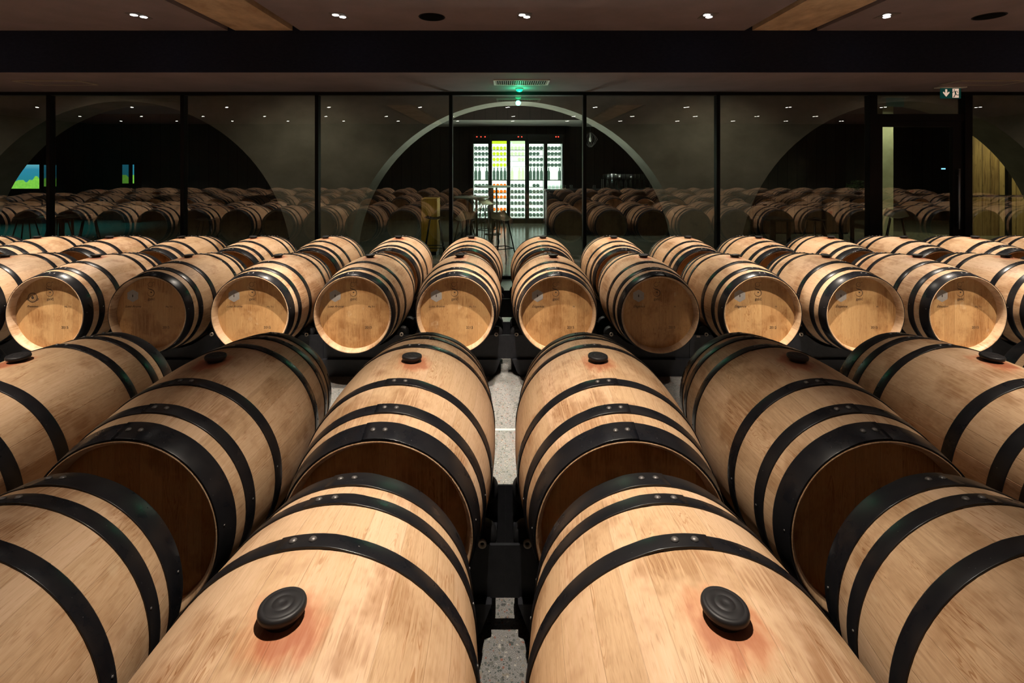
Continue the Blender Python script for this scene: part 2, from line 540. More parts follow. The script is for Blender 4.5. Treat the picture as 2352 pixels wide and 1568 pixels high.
# ceiling with two slots for the concrete beams
BEAMS = [(-3.23, -2.55), (2.90, 3.58)]
GAP = 0.09
b = MB()
edges = [XL] + [v for x0, x1 in BEAMS for v in (x0 - GAP, x1 + GAP)] + [XR]
for i in range(0, len(edges), 2):
    b.box(edges[i], YB, Z_HI, edges[i + 1], Y_EDGE, Z_HI + 0.35)
struct(b.build('ceiling', 'ceiling'), 'dark brown plaster ceiling above the barrels')
for i, (x0, x1) in enumerate(BEAMS):
    b = MB(); b.box(x0 - GAP, YB, Z_HI + 0.35, x1 + GAP, Y_EDGE, Z_HI + 0.45)
    struct(b.build('ceiling_slot', 'slot'), 'black slot above the concrete ceiling beam')
    b = MB(); b.box(x0, YB, Z_HI, x1, Y_EDGE - 0.004, Z_HI + 0.35)
    struct(b.build('ceiling_beam', 'board_concrete'), 'brown board-marked concrete beam set flush in the ceiling')
b = MB(); b.box(XL, Y_EDGE, Z_LO + 0.004, XR, Y_EDGE + 0.05, Z_HI + 0.45)
struct(b.build('wall_bulkhead', 'beam_dark'), 'black upright face between the upper ceiling and the lower soffit')
b = MB(); b.box(XL, Y_EDGE, Z_LO, XR, Y_GLASS + 0.06, Z_LO + 0.004); b.box(XL, Y_EDGE + 0.05, Z_LO + 0.004, XR, Y_GLASS + 0.06, Z_HI + 0.45)
struct(b.build('ceiling_soffit', 'ceiling'), 'dark brown lower soffit running along the glass wall')
b = MB(); b.box(XL, Y_GLASS + 0.06, Z_HI, XR, YF, Z_HI + 0.2)
struct(b.build('ceiling_restaurant', 'ceiling'), 'dark ceiling of the room beyond the glass')
for nm, bx in (('wall_left', (XL - 0.15, YB, 0, XL, YF, Z_HI + 0.45)), ('wall_right', (XR, YB, 0, XR + 0.15, YF, Z_HI + 0.45)),
               ('wall_rear', (XL, YB - 0.15, 0, XR, YB, Z_HI + 0.45))):
    b = MB(); b.box(*bx)
    struct(b.build(nm, 'wall'))
b = MB(); b.box(XL, YF, 0, XR, YF + 0.15, Z_HI + 0.45)
struct(b.build('wall_far', 'wall_far'), 'dark panelled wall behind the wine fridges')

# glass wall: mullions, rails, panes and the door
MULL_PX = [117, 423, 730, 1036, 1342, 1647]
mx = [(p - CX) * Y_GLASS / F_PX for p in MULL_PX]
mx = [mx[0] - 2.0 * k for k in (4, 3, 2, 1)] + mx
mx = [v for v in mx if v > XL + 0.2]
DOOR_X0, DOOR_X1 = (2000 - CX) * Y_GLASS / F_PX, (2217 - CX) * Y_GLASS / F_PX
DOOR_TOP = CAM_Z - (270 - CY) * Y_GLASS / F_PX
MW = 0.026
for v in mx:
    b = MB(); b.box(v - MW, Y_GLASS - 0.05, 0.05, v + MW, Y_GLASS + 0.05, Z_LO - 0.03)
    struct(b.build('trim_mullion', 'frame'), 'black upright mullion of the glass wall')
for v in (DOOR_X0, DOOR_X1, DOOR_X1 + 2.05):
    if v < XR:
        b = MB(); b.box(v - 0.055, Y_GLASS - 0.06, 0.0, v + 0.055, Y_GLASS + 0.06, Z_LO - 0.03)
        struct(b.build('trim_post', 'frame'), 'thick black post of the glass door frame')
b = MB(); b.box(XL, Y_GLASS - 0.05, Z_LO - 0.05, XR, Y_GLASS + 0.05, Z_LO)
struct(b.build('trim_rail', 'frame'), 'black top rail of the glass wall')
b = MB(); b.box(XL, Y_GLASS - 0.05, 0.0, DOOR_X0 - 0.055, Y_GLASS + 0.05, 0.05); b.box(DOOR_X1 + 0.055, Y_GLASS - 0.05, 0.0, XR, Y_GLASS + 0.05, 0.05)
struct(b.build('trim_sill', 'frame'), 'black bottom rail of the glass wall')
xs = [XL] + mx + [DOOR_X0]
k = 0
for a, c in list(zip(xs, xs[1:])) + [(DOOR_X1, DOOR_X1 + 2.05), (DOOR_X1 + 2.05, XR)]:
    k += 1
    b = MB(); b.box(a + 0.02, Y_GLASS - 0.006, 0.04, c - 0.02, Y_GLASS + 0.006, Z_LO - 0.04)
    struct(b.build('window_%d' % k, 'glass'), 'tall clear pane of the glass wall')
k += 1
b = MB(); b.box(DOOR_X0 + 0.03, Y_GLASS - 0.006, DOOR_TOP + 0.02, DOOR_X1 - 0.03, Y_GLASS + 0.006, Z_LO - 0.04)
struct(b.build('window_%d' % k, 'glass'), 'pane above the glass door')
door = thing('door_1', ((DOOR_X0 + DOOR_X1) / 2, Y_GLASS, 0), None, None)
struct(door, 'black framed glass door in the glass wall')
hw = (DOOR_X1 - DOOR_X0) / 2 - 0.055
b = MB()
b.box(-hw, -0.05, DOOR_TOP - 0.05, hw, 0.05, DOOR_TOP + 0.05)
b.build('door_header', 'frame', door)
b = MB()
b.box(-hw, -0.03, 0.01, -hw + 0.10, 0.03, DOOR_TOP - 0.05); b.box(hw - 0.16, -0.03, 0.01, hw, 0.03, DOOR_TOP - 0.05)
b.box(-hw + 0.10, -0.03, DOOR_TOP - 0.14, hw - 0.16, 0.03, DOOR_TOP - 0.05); b.box(-hw + 0.10, -0.03, 0.01, hw - 0.16, 0.03, 0.10)
b.build('door_frame', 'frame', door)
b = MB(); b.box(-hw + 0.09, -0.006, 0.09, hw - 0.15, 0.006, DOOR_TOP - 0.13)
b.build('door_pane', 'glass', door)
b = MB(); b.tube([(hw - 0.09, -0.06, 0.75), (hw - 0.09, -0.06, 1.65)], 0.014); b.tube([(hw - 0.09, -0.06, 0.85), (hw - 0.09, -0.02, 0.85)], 0.009); b.tube([(hw - 0.09, -0.06, 1.55), (hw - 0.09, -0.02, 1.55)], 0.009)
b.build('door_handle', plain('brushed_pull', (0.5, 0.5, 0.52), 0.3, 0.9), door)

# concrete wall with three arches
YA0, YA1 = 10.0, 10.72
A_R, A_ZC = 3.42, -0.415
A_X = [0.16 - 7.96, 0.16, 0.16 + 7.96]
a_half = math.sqrt(A_R ** 2 - A_ZC ** 2)
outline = [(XL, 0.0)]
for ax in A_X:
    t0 = math.asin(-A_ZC / A_R)
    for i in range(49):
        t = PI - t0 - (PI - 2 * t0) * i / 48
        x, z = ax + A_R * math.cos(t), A_ZC + A_R * math.sin(t)
        outline.append((max(XL + 0.001, min(XR - 0.001, x)), max(z, 0.0)))
outline.append((XR, 0.0))
# wall strips above the outline, so the arches stay clean
b = MB()
def wall_strips(b, pts, top, y0, y1):
    for (xa, za), (xb, zb) in zip(pts, pts[1:]):
        if xb - xa < 1e-5:
            continue
        b.quad((xa, y0, za), (xb, y0, zb), (xb, y0, top), (xa, y0, top))
        b.quad((xb, y1, zb), (xa, y1, za), (xa, y1, top), (xb, y1, top))
        b.quad((xa, y1, za), (xb, y1, zb), (xb, y0, zb), (xa, y0, za))
wall_strips(b, outline, Z_HI, YA0, YA1)
bmesh.ops.remove_doubles(b.bm, verts=b.bm.verts, dist=1e-5)
struct(b.build('wall_arcade', 'arch'), 'grey concrete wall with three wide round arches')

# ------------------------------------------------------------------ barrels
S = 0.77
X0 = -0.010
R_B, R_E, HL = 0.345, 0.292, 0.475
Z_AX = CAM_Z - 1.12
ROW_Y = {'A': 0.845, 'B': 1.955, 'C': 4.165, 'D': 5.25, 'E': -1.33, 'F': -2.42}
ROLLER_X = 0.303

def prof(y):
    return R_B - (R_B - R_E) * (abs(y) / HL) ** 1.9

def stave_mesh(name, seed, cols=None):
    rnd = random.Random(seed)
    n = 27
    w = [rnd.uniform(0.7, 1.35) for _ in range(n)]
    t = sum(w)
    th = [0.0]
    for q in w:
        th.append(th[-1] + 2 * PI * q / t)
    bm = bmesh.new()
    tone = bm.faces.layers.float.new('tone')
    seam = bm.verts.layers.float.new('seam')
    angs = []
    for i in range(n):
        a, c = th[i], th[i + 1]
        e = 0.0045
        angs += [(a, 1.0, i), (a + e, 0.0, i), (a + (c - a) * 0.34, 0.0, i), (a + (c - a) * 0.67, 0.0, i), (c - e, 0.0, i)]
    ys = [-HL + 2 * HL * i / 22 for i in range(23)]
    CH = 0.055                                        # how deep the head sits below the stave ends
    RI = R_E - 0.021
    section = [(RI - 0.002, -HL + CH + 0.012), (RI - 0.001, -HL + CH), (RI + 0.002, -HL + 0.020), (R_E - 0.007, -HL + 0.0006)] + \
              [(prof(y) - (0.0025 if abs(abs(y) - HL) < 1e-6 else 0.0), y) for y in ys] + \
              [(R_E - 0.007, HL - 0.0006), (RI + 0.002, HL - 0.020), (RI - 0.001, HL - CH), (RI - 0.002, HL - CH - 0.012)]
    rings = []
    for r, y in section:
        ring = []
        for a, sm, i in angs:
            rr = r
            ring_v = bm.verts.new((rr * math.sin(a), y, rr * math.cos(a)))
            ring_v[seam] = sm
            ring.append(ring_v)
        rings.append(ring)
    N = len(angs)
    tones = [rnd.random() for _ in range(n)]
    for a, c in zip(rings, rings[1:]):
        for k in range(N):
            f = bm.faces.new((a[k], c[k], c[(k + 1) % N], a[(k + 1) % N]))
            f[tone] = tones[angs[k][2]]
            f.smooth = True
    bmesh.ops.recalc_face_normals(bm, faces=bm.faces)
    me = bpy.data.meshes.new(name)
    bm.to_mesh(me)
    bm.free()
    me.materials.append(M['oak'])
    return me

R_HEAD = R_E - 0.0215
def head_mesh(name, seed, y_out, y_in):
    """round board head between two depths; its outside at y_out"""
    rnd = random.Random(seed)
    n = 8
    w = [rnd.uniform(0.7, 1.3) for _ in range(n)]
    t = sum(w)
    xs = [-R_HEAD]
    for q in w:
        xs.append(xs[-1] + 2 * R_HEAD * q / t)
    bm = bmesh.new()
    tone = bm.faces.layers.float.new('tone')
    seam = bm.verts.layers.float.new('seam')
    cols = []
    for i in range(n):
        a, c = xs[i], xs[i + 1]
        m = max(4, int((c - a) / 0.012))
        e = 0.0010
        cols += [(a, 1.0, i), (a + e, 0.0, i)] + [(a + (c - a) * j / m, 0.0, i) for j in range(1, m)] + [(c - e, 0.0, i)]
    cols.append((xs[-1], 1.0, n - 1))
    tones = [rnd.random() for _ in range(n)]
    def vz(x):
        return math.sqrt(max(R_HEAD ** 2 - x * x, 1e-8))
    def mk(x, y, z, sm):
        v = bm.verts.new((x, y, z)); v[seam] = sm; return v
    prev = None
    for x, sm, i in cols:
        z = vz(x)
        cur = [mk(x, y_out, -z, sm), mk(x, y_out, z, sm), mk(x, y_in, -z, sm), mk(x, y_in, z, sm)]
        if prev:
            for q in ((0, 1, 1, 0), (2, 3, 3, 2)):
                f = bm.faces.new((prev[0][q[0]], prev[0][q[1]], cur[q[2]], cur[q[3]]))
                f[tone] = tones[prev[1]]
            for p, q in ((1, 3), (2, 0)):
                f = bm.faces.new((prev[0][p], prev[0][q], cur[q], cur[p]))
                f[tone] = tones[prev[1]]
        prev = (cur, i)
    bmesh.ops.recalc_face_normals(bm, faces=bm.faces)
    me = bpy.data.meshes.new(name)
    bm.to_mesh(me)
    bm.free()
    me.materials.append(M['oak_head'])
    return me

def hoop_bm(y0, y1, flip, bm=None, mi=0):
    """steel band riveted where its end laps over its start, joint at the top"""
    bm = bm or bmesh.new()
    LAP = 0.30
    seg = 100
    tot = 2 * PI + LAP
    rows = []
    T = 0.0022
    for i in range(seg + 1):
        s = i / seg
        a = (s * tot - LAP / 2) * flip
        lift = 0.0008 + T + (T * 1.15 if s * tot > 2 * PI - 0.04 else (T * 1.15 * max(0.0, (s * tot - 2 * PI + 0.16) / 0.12) if s * tot > 2 * PI - 0.16 else 0.0))
        row = []
        for y, dr in ((y0, -0.0035), (y0, 0.0), (y0 + 0.002, 0.0006), (y1 - 0.002, 0.0006), (y1, 0.0), (y1, -0.0035)):
            r = prof(y) + lift + dr
            row.append(bm.verts.new((r * math.sin(a), y, r * math.cos(a))))
        rows.append(row)
    for p, q in zip(rows, rows[1:]):
        for j in range(5):
            f = bm.faces.new((p[j], q[j], q[j + 1], p[j + 1]))
            f.smooth = j in (1, 2, 3)
            f.material_index = mi
    for row, rev in ((rows[0], 1), (rows[-1], 0)):
        f = bm.faces.new(row[::-1] if rev else row)
        f.material_index = mi
    return bm

HOOPS = [(-0.4735, -0.402), (-0.357, -0.313), (-0.199, -0.157), (0.157, 0.199), (0.313, 0.357), (0.402, 0.4735)]
def finish(bm, name, mats):
    bmesh.ops.recalc_face_normals(bm, faces=bm.faces)
    me = bpy.data.meshes.new(name)
    bm.to_mesh(me)
    bm.free()
    for m in mats:
        me.materials.append(M[m])
    return me

hoop_me = [[finish(hoop_bm(a, c, fl), 'hoop', ['hoop']) for a, c in HOOPS] for fl in (1, -1)]
rv = MB(); rv.lathe([(0.0085, -0.001), (0.0080, 0.0018), (0.0055, 0.0042), (0.0015, 0.0052)], 12)
rivet_me = rv.mesh('rivet', 'rivet')
nl = MB(); nl.lathe([(0.0035, -0.001), (0.0032, 0.0016), (0.0010, 0.0026)], 8)
nail_me = nl.mesh('nail', 'rivet')
bn = MB()
bn.lathe([(0.026, -0.020), (0.029, 0.004), (0.030, 0.009), (0.0375, 0.0105), (0.0392, 0.0145), (0.0392, 0.0185), (0.0378, 0.0222), (0.0345, 0.0238),
          (0.0315, 0.0232), (0.0300, 0.0232), (0.0285, 0.0240), (0.0190, 0.0242), (0.0178, 0.0236), (0.0160, 0.0236), (0.0150, 0.0244), (0.0060, 0.0244), (0.0048, 0.0238), (0.0010, 0.0238)], 40)
bung_me = bn.mesh('bung', 'bung')
stave_me = [stave_mesh('staves', s) for s in (3, 11, 27, 40)]
CH = 0.055
head_f = [head_mesh('head', s, -HL + CH, -HL + CH + 0.02) for s in (5, 8, 13, 21)]
head_b = [head_mesh('head', s, HL - CH, HL - CH - 0.02) for s in (34, 55)]

# one-mesh barrel for the far copies that only show, small and dim, in the glass
def plain_barrel():
    bm = bmesh.new()
    tone = bm.faces.layers.float.new('tone')
    seam = bm.verts.layers.float.new('seam')
    seg = 56
    ys = [-HL + 2 * HL * i / 14 for i in range(15)]
    rnd = random.Random(2)
    sect = [(R_HEAD, -HL + CH), (R_HEAD + 0.004, -HL)] + [(prof(y), y) for y in ys] + [(R_HEAD + 0.004, HL), (R_HEAD, HL - CH)]
    rings = [[bm.verts.new((r * math.sin(2 * PI * k / seg), y, r * math.cos(2 * PI * k / seg))) for k in range(seg)] for r, y in sect]
    tn = [rnd.random() for _ in range(seg)]
    for a, c in zip(rings, rings[1:]):
        for k in range(seg):
            f = bm.faces.new((a[k], c[k], c[(k + 1) % seg], a[(k + 1) % seg]))
            f.smooth = True
            f[tone] = tn[k // 2]
    for ring in (rings[0], rings[-1]):
        f = bm.faces.new(ring)
        f.material_index = 1
    for a, c in HOOPS:
        hoop_bm(a, c, 1, bm, 2)
    return finish(bm, 'wine_barrel', ['oak', 'oak_head', 'hoop'])
plain_me = plain_barrel()

# ---- brand marks on the heads
_txt = {}
def text_mesh(body, size, shear=0.0, mat='ink', align='CENTER', bold=0.0):
    key = (body, size, shear, mat)
    if key in _txt:
        return _txt[key]
    cu = bpy.data.curves.new('lettering', 'FONT')
    cu.body = body
    cu.size = size
    cu.shear = shear
    cu.offset = bold
    cu.align_x = align
    cu.align_y = 'CENTER'
    cu.extrude = 0.0002
    o = bpy.data.objects.new('lettering_tmp', cu)
    COL.objects.link(o)
    dg = bpy.context.evaluated_depsgraph_get()
    me = bpy.data.meshes.new_from_object(o.evaluated_get(dg))
    bpy.data.objects.remove(o)
    me.materials.clear()
    me.materials.append(M[mat])
    me.name = 'lettering'
    _txt[key] = me
    return me

def ribbon(bm, pts, widths, y=0.0):
    pts = [Vector((p[0], 0, p[1])) for p in pts]
    vs = []
    for i, p in enumerate(pts):
        t = (pts[min(i + 1, len(pts) - 1)] - pts[max(i - 1, 0)]).normalized()
        nrm = Vector((-t.z, 0, t.x))
        w = widths[i] if isinstance(widths, (list, tuple)) else widths
        vs.append((bm.verts.new((p + nrm * w / 2) + Vector((0, y, 0))), bm.verts.new((p - nrm * w / 2) + Vector((0, y, 0)))))
    for a, c in zip(vs, vs[1:]):
        bm.faces.new((a[0], a[1], c[1], c[0]))

def arc(cx, cz, r, a0, a1, n=20, rz=None):
    return [(cx + r * math.cos(math.radians(a0 + (a1 - a0) * i / n)), cz + (rz or r) * math.sin(math.radians(a0 + (a1 - a0) * i / n))) for i in range(n + 1)]

def logo_mesh():
    bm = bmesh.new()
    u = 0.001
    # small upper ring with an ear
    p = arc(-6 * u, 33 * u, 17 * u, 20, 380, 28)
    ribbon(bm, p, [1.2 * u + 1.6 * u * abs(math.sin(math.pi * i / 28)) for i in range(29)])
    ribbon(bm, [(8 * u, 44 * u), (13 * u, 50 * u), (20 * u, 52 * u), (24 * u, 49 * u)], [1.5 * u, 2.2 * u, 3.2 * u, 3.0 * u])
    # waist swinging into the big lower loop, curling inwards
    p = [(-18 * u, 21 * u), (-24 * u, 13 * u), (-25 * u, 6 * u), (-19 * u, 1 * u), (-8 * u, -2 * u), (6 * u, -7 * u), (17 * u, -14 * u), (23 * u, -24 * u)]
    ribbon(bm, p, [1.2 * u, 1.8 * u, 3.0 * u, 4.2 * u, 4.8 * u, 5.0 * u, 5.2 * u, 5.0 * u])
    p = arc(-2 * u, -32 * u, 25.5 * u, 18, -200, 26)
    ribbon(bm, p, [5.0 * u - 3.6 * u * i / 26 for i in range(27)])
    p = arc(-8 * u, -25 * u, 19 * u, 165, 20, 14)
    ribbon(bm, p, 1.4 * u)
    # little heart at the end of the curl
    hx, hz, hs = 0.0, -27 * u, 0.52 * u
    pts = []
    for i in range(24):
        t = 2 * PI * i / 24
        pts.append((hx + hs * 16 * math.sin(t) ** 3 * 0.85, hz + hs * (13 * math.cos(t) - 5 * math.cos(2 * t) - 2 * math.cos(3 * t) - math.cos(4 * t)) * 0.85))
    bm.faces.new([bm.verts.new((x, 0, z)) for x, z in pts])
    return finish(bm, 'emblem', ['ink'])
logo_me = logo_mesh()

def hexpts(r, rot=0.0, n=6):
    return [(r * math.sin(2 * PI * k / n + rot), r * math.cos(2 * PI * k / n + rot)) for k in range(n)]

def crest_mesh():
    bm = bmesh.new()
    f = bm.faces.new([bm.verts.new((x, 0, z)) for x, z in hexpts(0.048)])
    f.material_index = 0
    n0 = len(bm.faces)
    for r, rot in ((0.045, 0), (0.037, 0), (0.035, PI / 6), (0.027, 0), (0.025, PI / 6), (0.016, 0), (0.014, PI / 6)):
        h = hexpts(r, rot)
        ribbon(bm, h + [h[0]], 0.0009, -0.0003)
    for k in range(6):
        a = 2 * PI * k / 6
        ribbon(bm, [(0.014 * math.sin(a), 0.014 * math.cos(a)), (0.045 * math.sin(a), 0.045 * math.cos(a))], 0.0006, -0.0003)
    bm.faces.ensure_lookup_table()
    for q in bm.faces[n0:]:
        q.material_index = 1
    d = [(0.0, 0.013), (0.004, 0.004), (0.005, -0.003), (0.003, -0.008), (0.0, -0.011), (-0.003, -0.008), (-0.005, -0.003), (-0.004, 0.004)]
    q = bm.faces.new([bm.verts.new((x, -0.0005, z)) for x, z in d])
    q.material_index = 2
    return finish(bm, 'hexagon_crest', ['crest', 'crest_line', 'ink'])
crest_me = crest_mesh()

def seal_mesh():
    bm = bmesh.new()
    for r, w in ((0.036, 0.004), (0.030, 0.002), (0.022, 0.002)):
        ribbon(bm, arc(0, 0, r, 0, 360, 36), w)
    for k in range(20):
        a = 2 * PI * k / 20
        ribbon(bm, [(0.031 * math.cos(a), 0.031 * math.sin(a)), (0.036 * math.cos(a), 0.036 * math.sin(a))], 0.004)
    bm.faces.new([bm.verts.new((x, 0, z)) for x, z in [(0, 0.018), (0.008, 0.008), (0.012, -0.002), (0.006, -0.012), (-0.006, -0.012), (-0.012, -0.002), (-0.008, 0.008)]])
    for sx in (-1, 1):
        ribbon(bm, [(sx * 0.030, -0.010), (sx * 0.046, -0.006), (sx * 0.044, -0.016), (sx * 0.030, -0.022)], 0.004)
    return finish(bm, 'round_seal', ['ink'])
seal_me = seal_mesh()
YH = -HL + CH - 0.0007                                     # face of the front head

def mark(head, name, me, x, z, is_text=False):
    return put(name, me, head, (x, YH, z), (PI / 2, 0, 0) if is_text else (0, 0, 0))

def add_marks(head, kind):
    mark(head, 'emblem', logo_me, -0.008, 0.182)
    mark(head, 'lettering', text_mesh('gali\u0107', 0.029), -0.006, 0.104, True)
    if kind == 'seal':
        mark(head, 'round_seal', seal_me, -0.140, 0.115)
        mark(head, 'lettering', text_mesh('Premium', 0.023, 0.45), -0.142, 0.048, True)
    else:
        mark(head, 'hexagon_crest', crest_me, -0.148, 0.129)
        mark(head, 'lettering', text_mesh(kind, 0.0235 if len(kind) > 8 else 0.026, 0.45), -0.146, 0.048, True)
    mark(head, 'lettering', text_mesh('M' if kind == '\u00c9l\u00e9gance' else 'Ma Tri', 0.019), 0.128, 0.045, True)
    mark(head, 'lettering', text_mesh('2015', 0.027), 0.105, -0.112, True)

RND = random.Random(7)
HEAD_WORD = {-5: 'seal', -4: 'Luxe Arome', -3: 'Luxe Arome', -2: 'Luxe Arome', -1: 'Luxe Arome',
             1: '\u00c9l\u00e9gance', 2: '\u00c9l\u00e9gance', 3: '\u00c9l\u00e9gance', 4: '\u00c9l\u00e9gance', 5: '\u00c9l\u00e9vation'}
ORD = ['', 'first', 'second', 'third', 'fourth', 'fifth', 'sixth', 'seventh', 'eighth', 'ninth', 'tenth']
IN_VIEW = {'A': 2, 'B': 4, 'C': 7, 'D': 8}
def col_x(c):
    return X0 + (c - 0.5 if c > 0 else c + 0.5) * S

ROLL = {('A', -1): 0.023, ('A', 1): -0.008, ('B', -1): 0.04, ('B', 1): -0.05, ('B', -2): 0.01, ('B', 2): 0.02, ('B', 3): 0.03}
def where(row, c):
    side = 'left' if c < 0 else 'right'
    n = ORD[abs(c)]
    return {'A': 'front row, {n} {s} of the centre gap', 'B': 'second row, {n} {s} of the centre gap',
            'C': 'third row, {n} {s} of the centre gap', 'D': 'back row, {n} {s} of the centre gap'}[row].format(n=n, s=side)

def barrel(row, c):
    y = ROW_Y[row]
    # words for how each one looks
    if row == 'C':
        w = HEAD_WORD.get(c)
        look = 'oak barrel with round ink seal on head' if w == 'seal' else ('oak barrel with hexagon crest on head' if w else 'oak barrel')
    elif row == 'D':
        look = 'pale oak barrel'
    else:
        look = 'oak barrel with black bung'
    root = thing('wine_barrel', (col_x(c), y, Z_AX - R_B), look + ', ' + where(row, c), 'barrel', 'oak wine barrels on black racks')
    roll = ROLL.get((row, c), RND.uniform(-0.035, 0.035))
    L = (0, 0, R_B)
    body = put('barrel_body', stave_me[(c * 7 + ord(row)) % 4], root, L, (0, roll, 0))
    hf = put('barrel_head', head_f[(c * 3 + ord(row)) % 4], root, L)
    put('barrel_head', head_b[(c + ord(row)) % 2], root, L)
    if row == 'C' and c in HEAD_WORD:
        add_marks(hf, HEAD_WORD[c])
    elif row == 'C':
        add_marks(hf, 'Luxe Arome' if c < 0 else '\u00c9l\u00e9gance')
    flip = 0 if c > 0 else 1
    base = RND.uniform(-0.10, 0.06)
    for i, (a, d) in enumerate(HOOPS):
        hr = base + RND.uniform(-0.05, 0.05)
        hp = put('hoop', hoop_me[flip][i], root, L, (0, hr, 0))
        ym = (a + d) / 2
        rr = prof(ym) + 0.0062
        slope = math.atan2(prof(ym - 0.01) - prof(ym + 0.01), 0.02)
        for da in (-0.06, 0.06):
            q = put('rivet', rivet_me, hp, (rr * math.sin(da), ym, rr * math.cos(da)))
            q.rotation_euler = (-slope, da, 0)
        if row in 'ABC':
            for da in (-1.45, 1.45):
                yy = ym + (d - a) * 0.2 * (1 if i % 2 else -1)
                r2 = prof(yy) + 0.0032
                q = put('nail', nail_me, hp, (r2 * math.sin(da), yy, r2 * math.cos(da)))
                q.rotation_euler = (0, da, 0)
    br = R_B - 0.0005
    put('bung', bung_me, root, (br * math.sin(roll), 0.0, R_B + br * math.cos(roll)), (RND.uniform(-0.08, 0.08), roll + RND.uniform(-0.08, 0.08), RND.uniform(0, 6)))
    return root

for row, n in IN_VIEW.items():
    for k in range(1, n + 1):
        for c in (-k, k):
            barrel(row, c)
NCOL = 18
for row in ROW_Y:
    for k in range(IN_VIEW.get(row, 0) + 1, NCOL + 1):
        for c in (-k, k):
            o = put('wine_barrel', plain_me, None, (col_x(c), ROW_Y[row], Z_AX), (0, RND.uniform(-PI, PI), 0))
            tag(o, 'oak wine barrel outside the view, shown only as a dim reflection in the glass', 'barrel', 'barrels mirrored in the glass wall')

# ------------------------------------------------------------------ racks
PLATE_Y = 0.165
Z_PT, Z_PB = 0.325, 0.135
def plate_bm(y):
    Z_PB = 0.135 if y < 0 else 0.06
    pts = [(-0.38496, Z_PB), (0.38496, Z_PB), (0.38496, Z_PT)]
    r = 0.362
    a0 = math.acos(max(-1, min(1, (Z_PT - Z_AX) / r)))
    xk = r * math.sin(a0)
    for i in range(25):
        x = xk - 2 * xk * i / 24
        pts.append((x, Z_AX - math.sqrt(r * r - x * x)))
    pts.append((-0.38496, Z_PT))
    b = MB()
    # strips keep the concave notch clean
    xs = [-0.38496] + [-xk + 2 * xk * i / 24 for i in range(25)] + [0.38496]
    tops = [Z_PT] + [Z_AX - math.sqrt(r * r - (-xk + 2 * xk * i / 24) ** 2) for i in range(25)] + [Z_PT]
    y0, y1 = y - 0.004, y + 0.004
    for i in range(len(xs) - 1):
        xa, xb, za, zb = xs[i], xs[i + 1], tops[i], tops[i + 1]
        b.quad((xa, y0, Z_PB), (xb, y0, Z_PB), (xb, y0, zb), (xa, y0, za))
        b.quad((xb, y1, Z_PB), (xa, y1, Z_PB), (xa, y1, za), (xb, y1, zb))
        b.quad((xa, y0, za), (xb, y0, zb), (xb, y1, zb), (xa, y1, za))
        b.quad((xa, y1, Z_PB), (xb, y1, Z_PB), (xb, y0, Z_PB), (xa, y0, Z_PB))
    for x in (xs[0], xs[-1]):
        b.quad((x, y0, Z_PB), (x, y1, Z_PB), (x, y1, Z_PT), (x, y0, Z_PT))
    bmesh.ops.remove_doubles(b.bm, verts=b.bm.verts, dist=1e-6)
    return b
def lap_bm(x, y):
    b = MB(); b.box(x - 0.106, y - 0.010, Z_PB, x + 0.0, y - 0.0042, Z_PT)
    return b
def foot_bm(y):
    b = MB()
    b.prism([(-0.268, 0.0), (0.268, 0.0), (0.300, 0.035), (0.338, Z_PB), (-0.338, Z_PB), (-0.300, 0.035)], y - 0.035, y + 0.035)
    return b
ROLL_Y = 0.13
zr = Z_AX - math.sqrt((prof(ROLL_Y) + 0.052) ** 2 - ROLLER_X ** 2)
def roller_bm(x, y, sy):
    b = MB()
    rot = Matrix.Translation((x, y, zr)) @ Matrix.Rotation(PI / 2, 4, 'X')
    b.lathe([(0.012, -0.028), (0.046, -0.026), (0.051, -0.020), (0.051, 0.020), (0.046, 0.026), (0.012, 0.028)], 28, rot)
    return b
def washer_bm(x, y, sy):
    b = MB()
    rot = Matrix.Translation((x, y, zr)) @ Matrix.Rotation(PI / 2, 4, 'X')
    prof_ = [(0.0075, -0.004), (0.0155, -0.004), (0.0155, 0.004), (0.0075, 0.004)]
    b.lathe(prof_ + [prof_[0]], 24, rot, cap=False)
    return b
def rail_bm(x):
    b = MB(); b.box(x - 0.02, -PLATE_Y, Z_PB, x + 0.02, PLATE_Y, Z_PB + 0.05, 0.004)
    return b

def rack_proto():
    root = thing('barrel_rack', (0, 0, 0), 'black steel barrel rack', 'barrel rack', 'black steel racks under the barrels')
    for y in (-PLATE_Y, PLATE_Y):
        plate = plate_bm(y).build('cradle_plate', 'rack', root)
        for x in (-ROLLER_X, ROLLER_X):
            if y < 0:
                washer_bm(x, y - 0.0080, -1).build('washer', 'washer', plate)['label'] = 'tan washer on roller axle'
        foot_bm(y).build('support_foot', 'rack', root)
        for x in (-ROLLER_X, ROLLER_X):
            roller_bm(x, y * ROLL_Y / PLATE_Y, 1).build('roller', 'rubber', root)
    for x0, x1 in ((-0.38496, -0.332), (0.332, 0.38496)):
        b = MB(); b.box(x0, -PLATE_Y - 0.008, Z_PB, x1, -PLATE_Y - 0.0042, Z_PT); b.build('splice_plate', 'rack', root)
    for x in (-0.33, 0.33):
        rail_bm(x).build('side_rail', 'rack', root)
    return root

def rack_single():
    b = MB()
    for y in (-PLATE_Y, PLATE_Y):
        t = plate_bm(y); me = t.mesh('t', 'rack'); b.bm.from_mesh(me)
        t = foot_bm(y); me = t.mesh('t', 'rack'); b.bm.from_mesh(me)
        for x in (-ROLLER_X, ROLLER_X):
            t = roller_bm(x, y * ROLL_Y / PLATE_Y, 1); me = t.mesh('t', 'rack'); b.bm.from_mesh(me)
    return b.mesh('barrel_rack', 'rack')

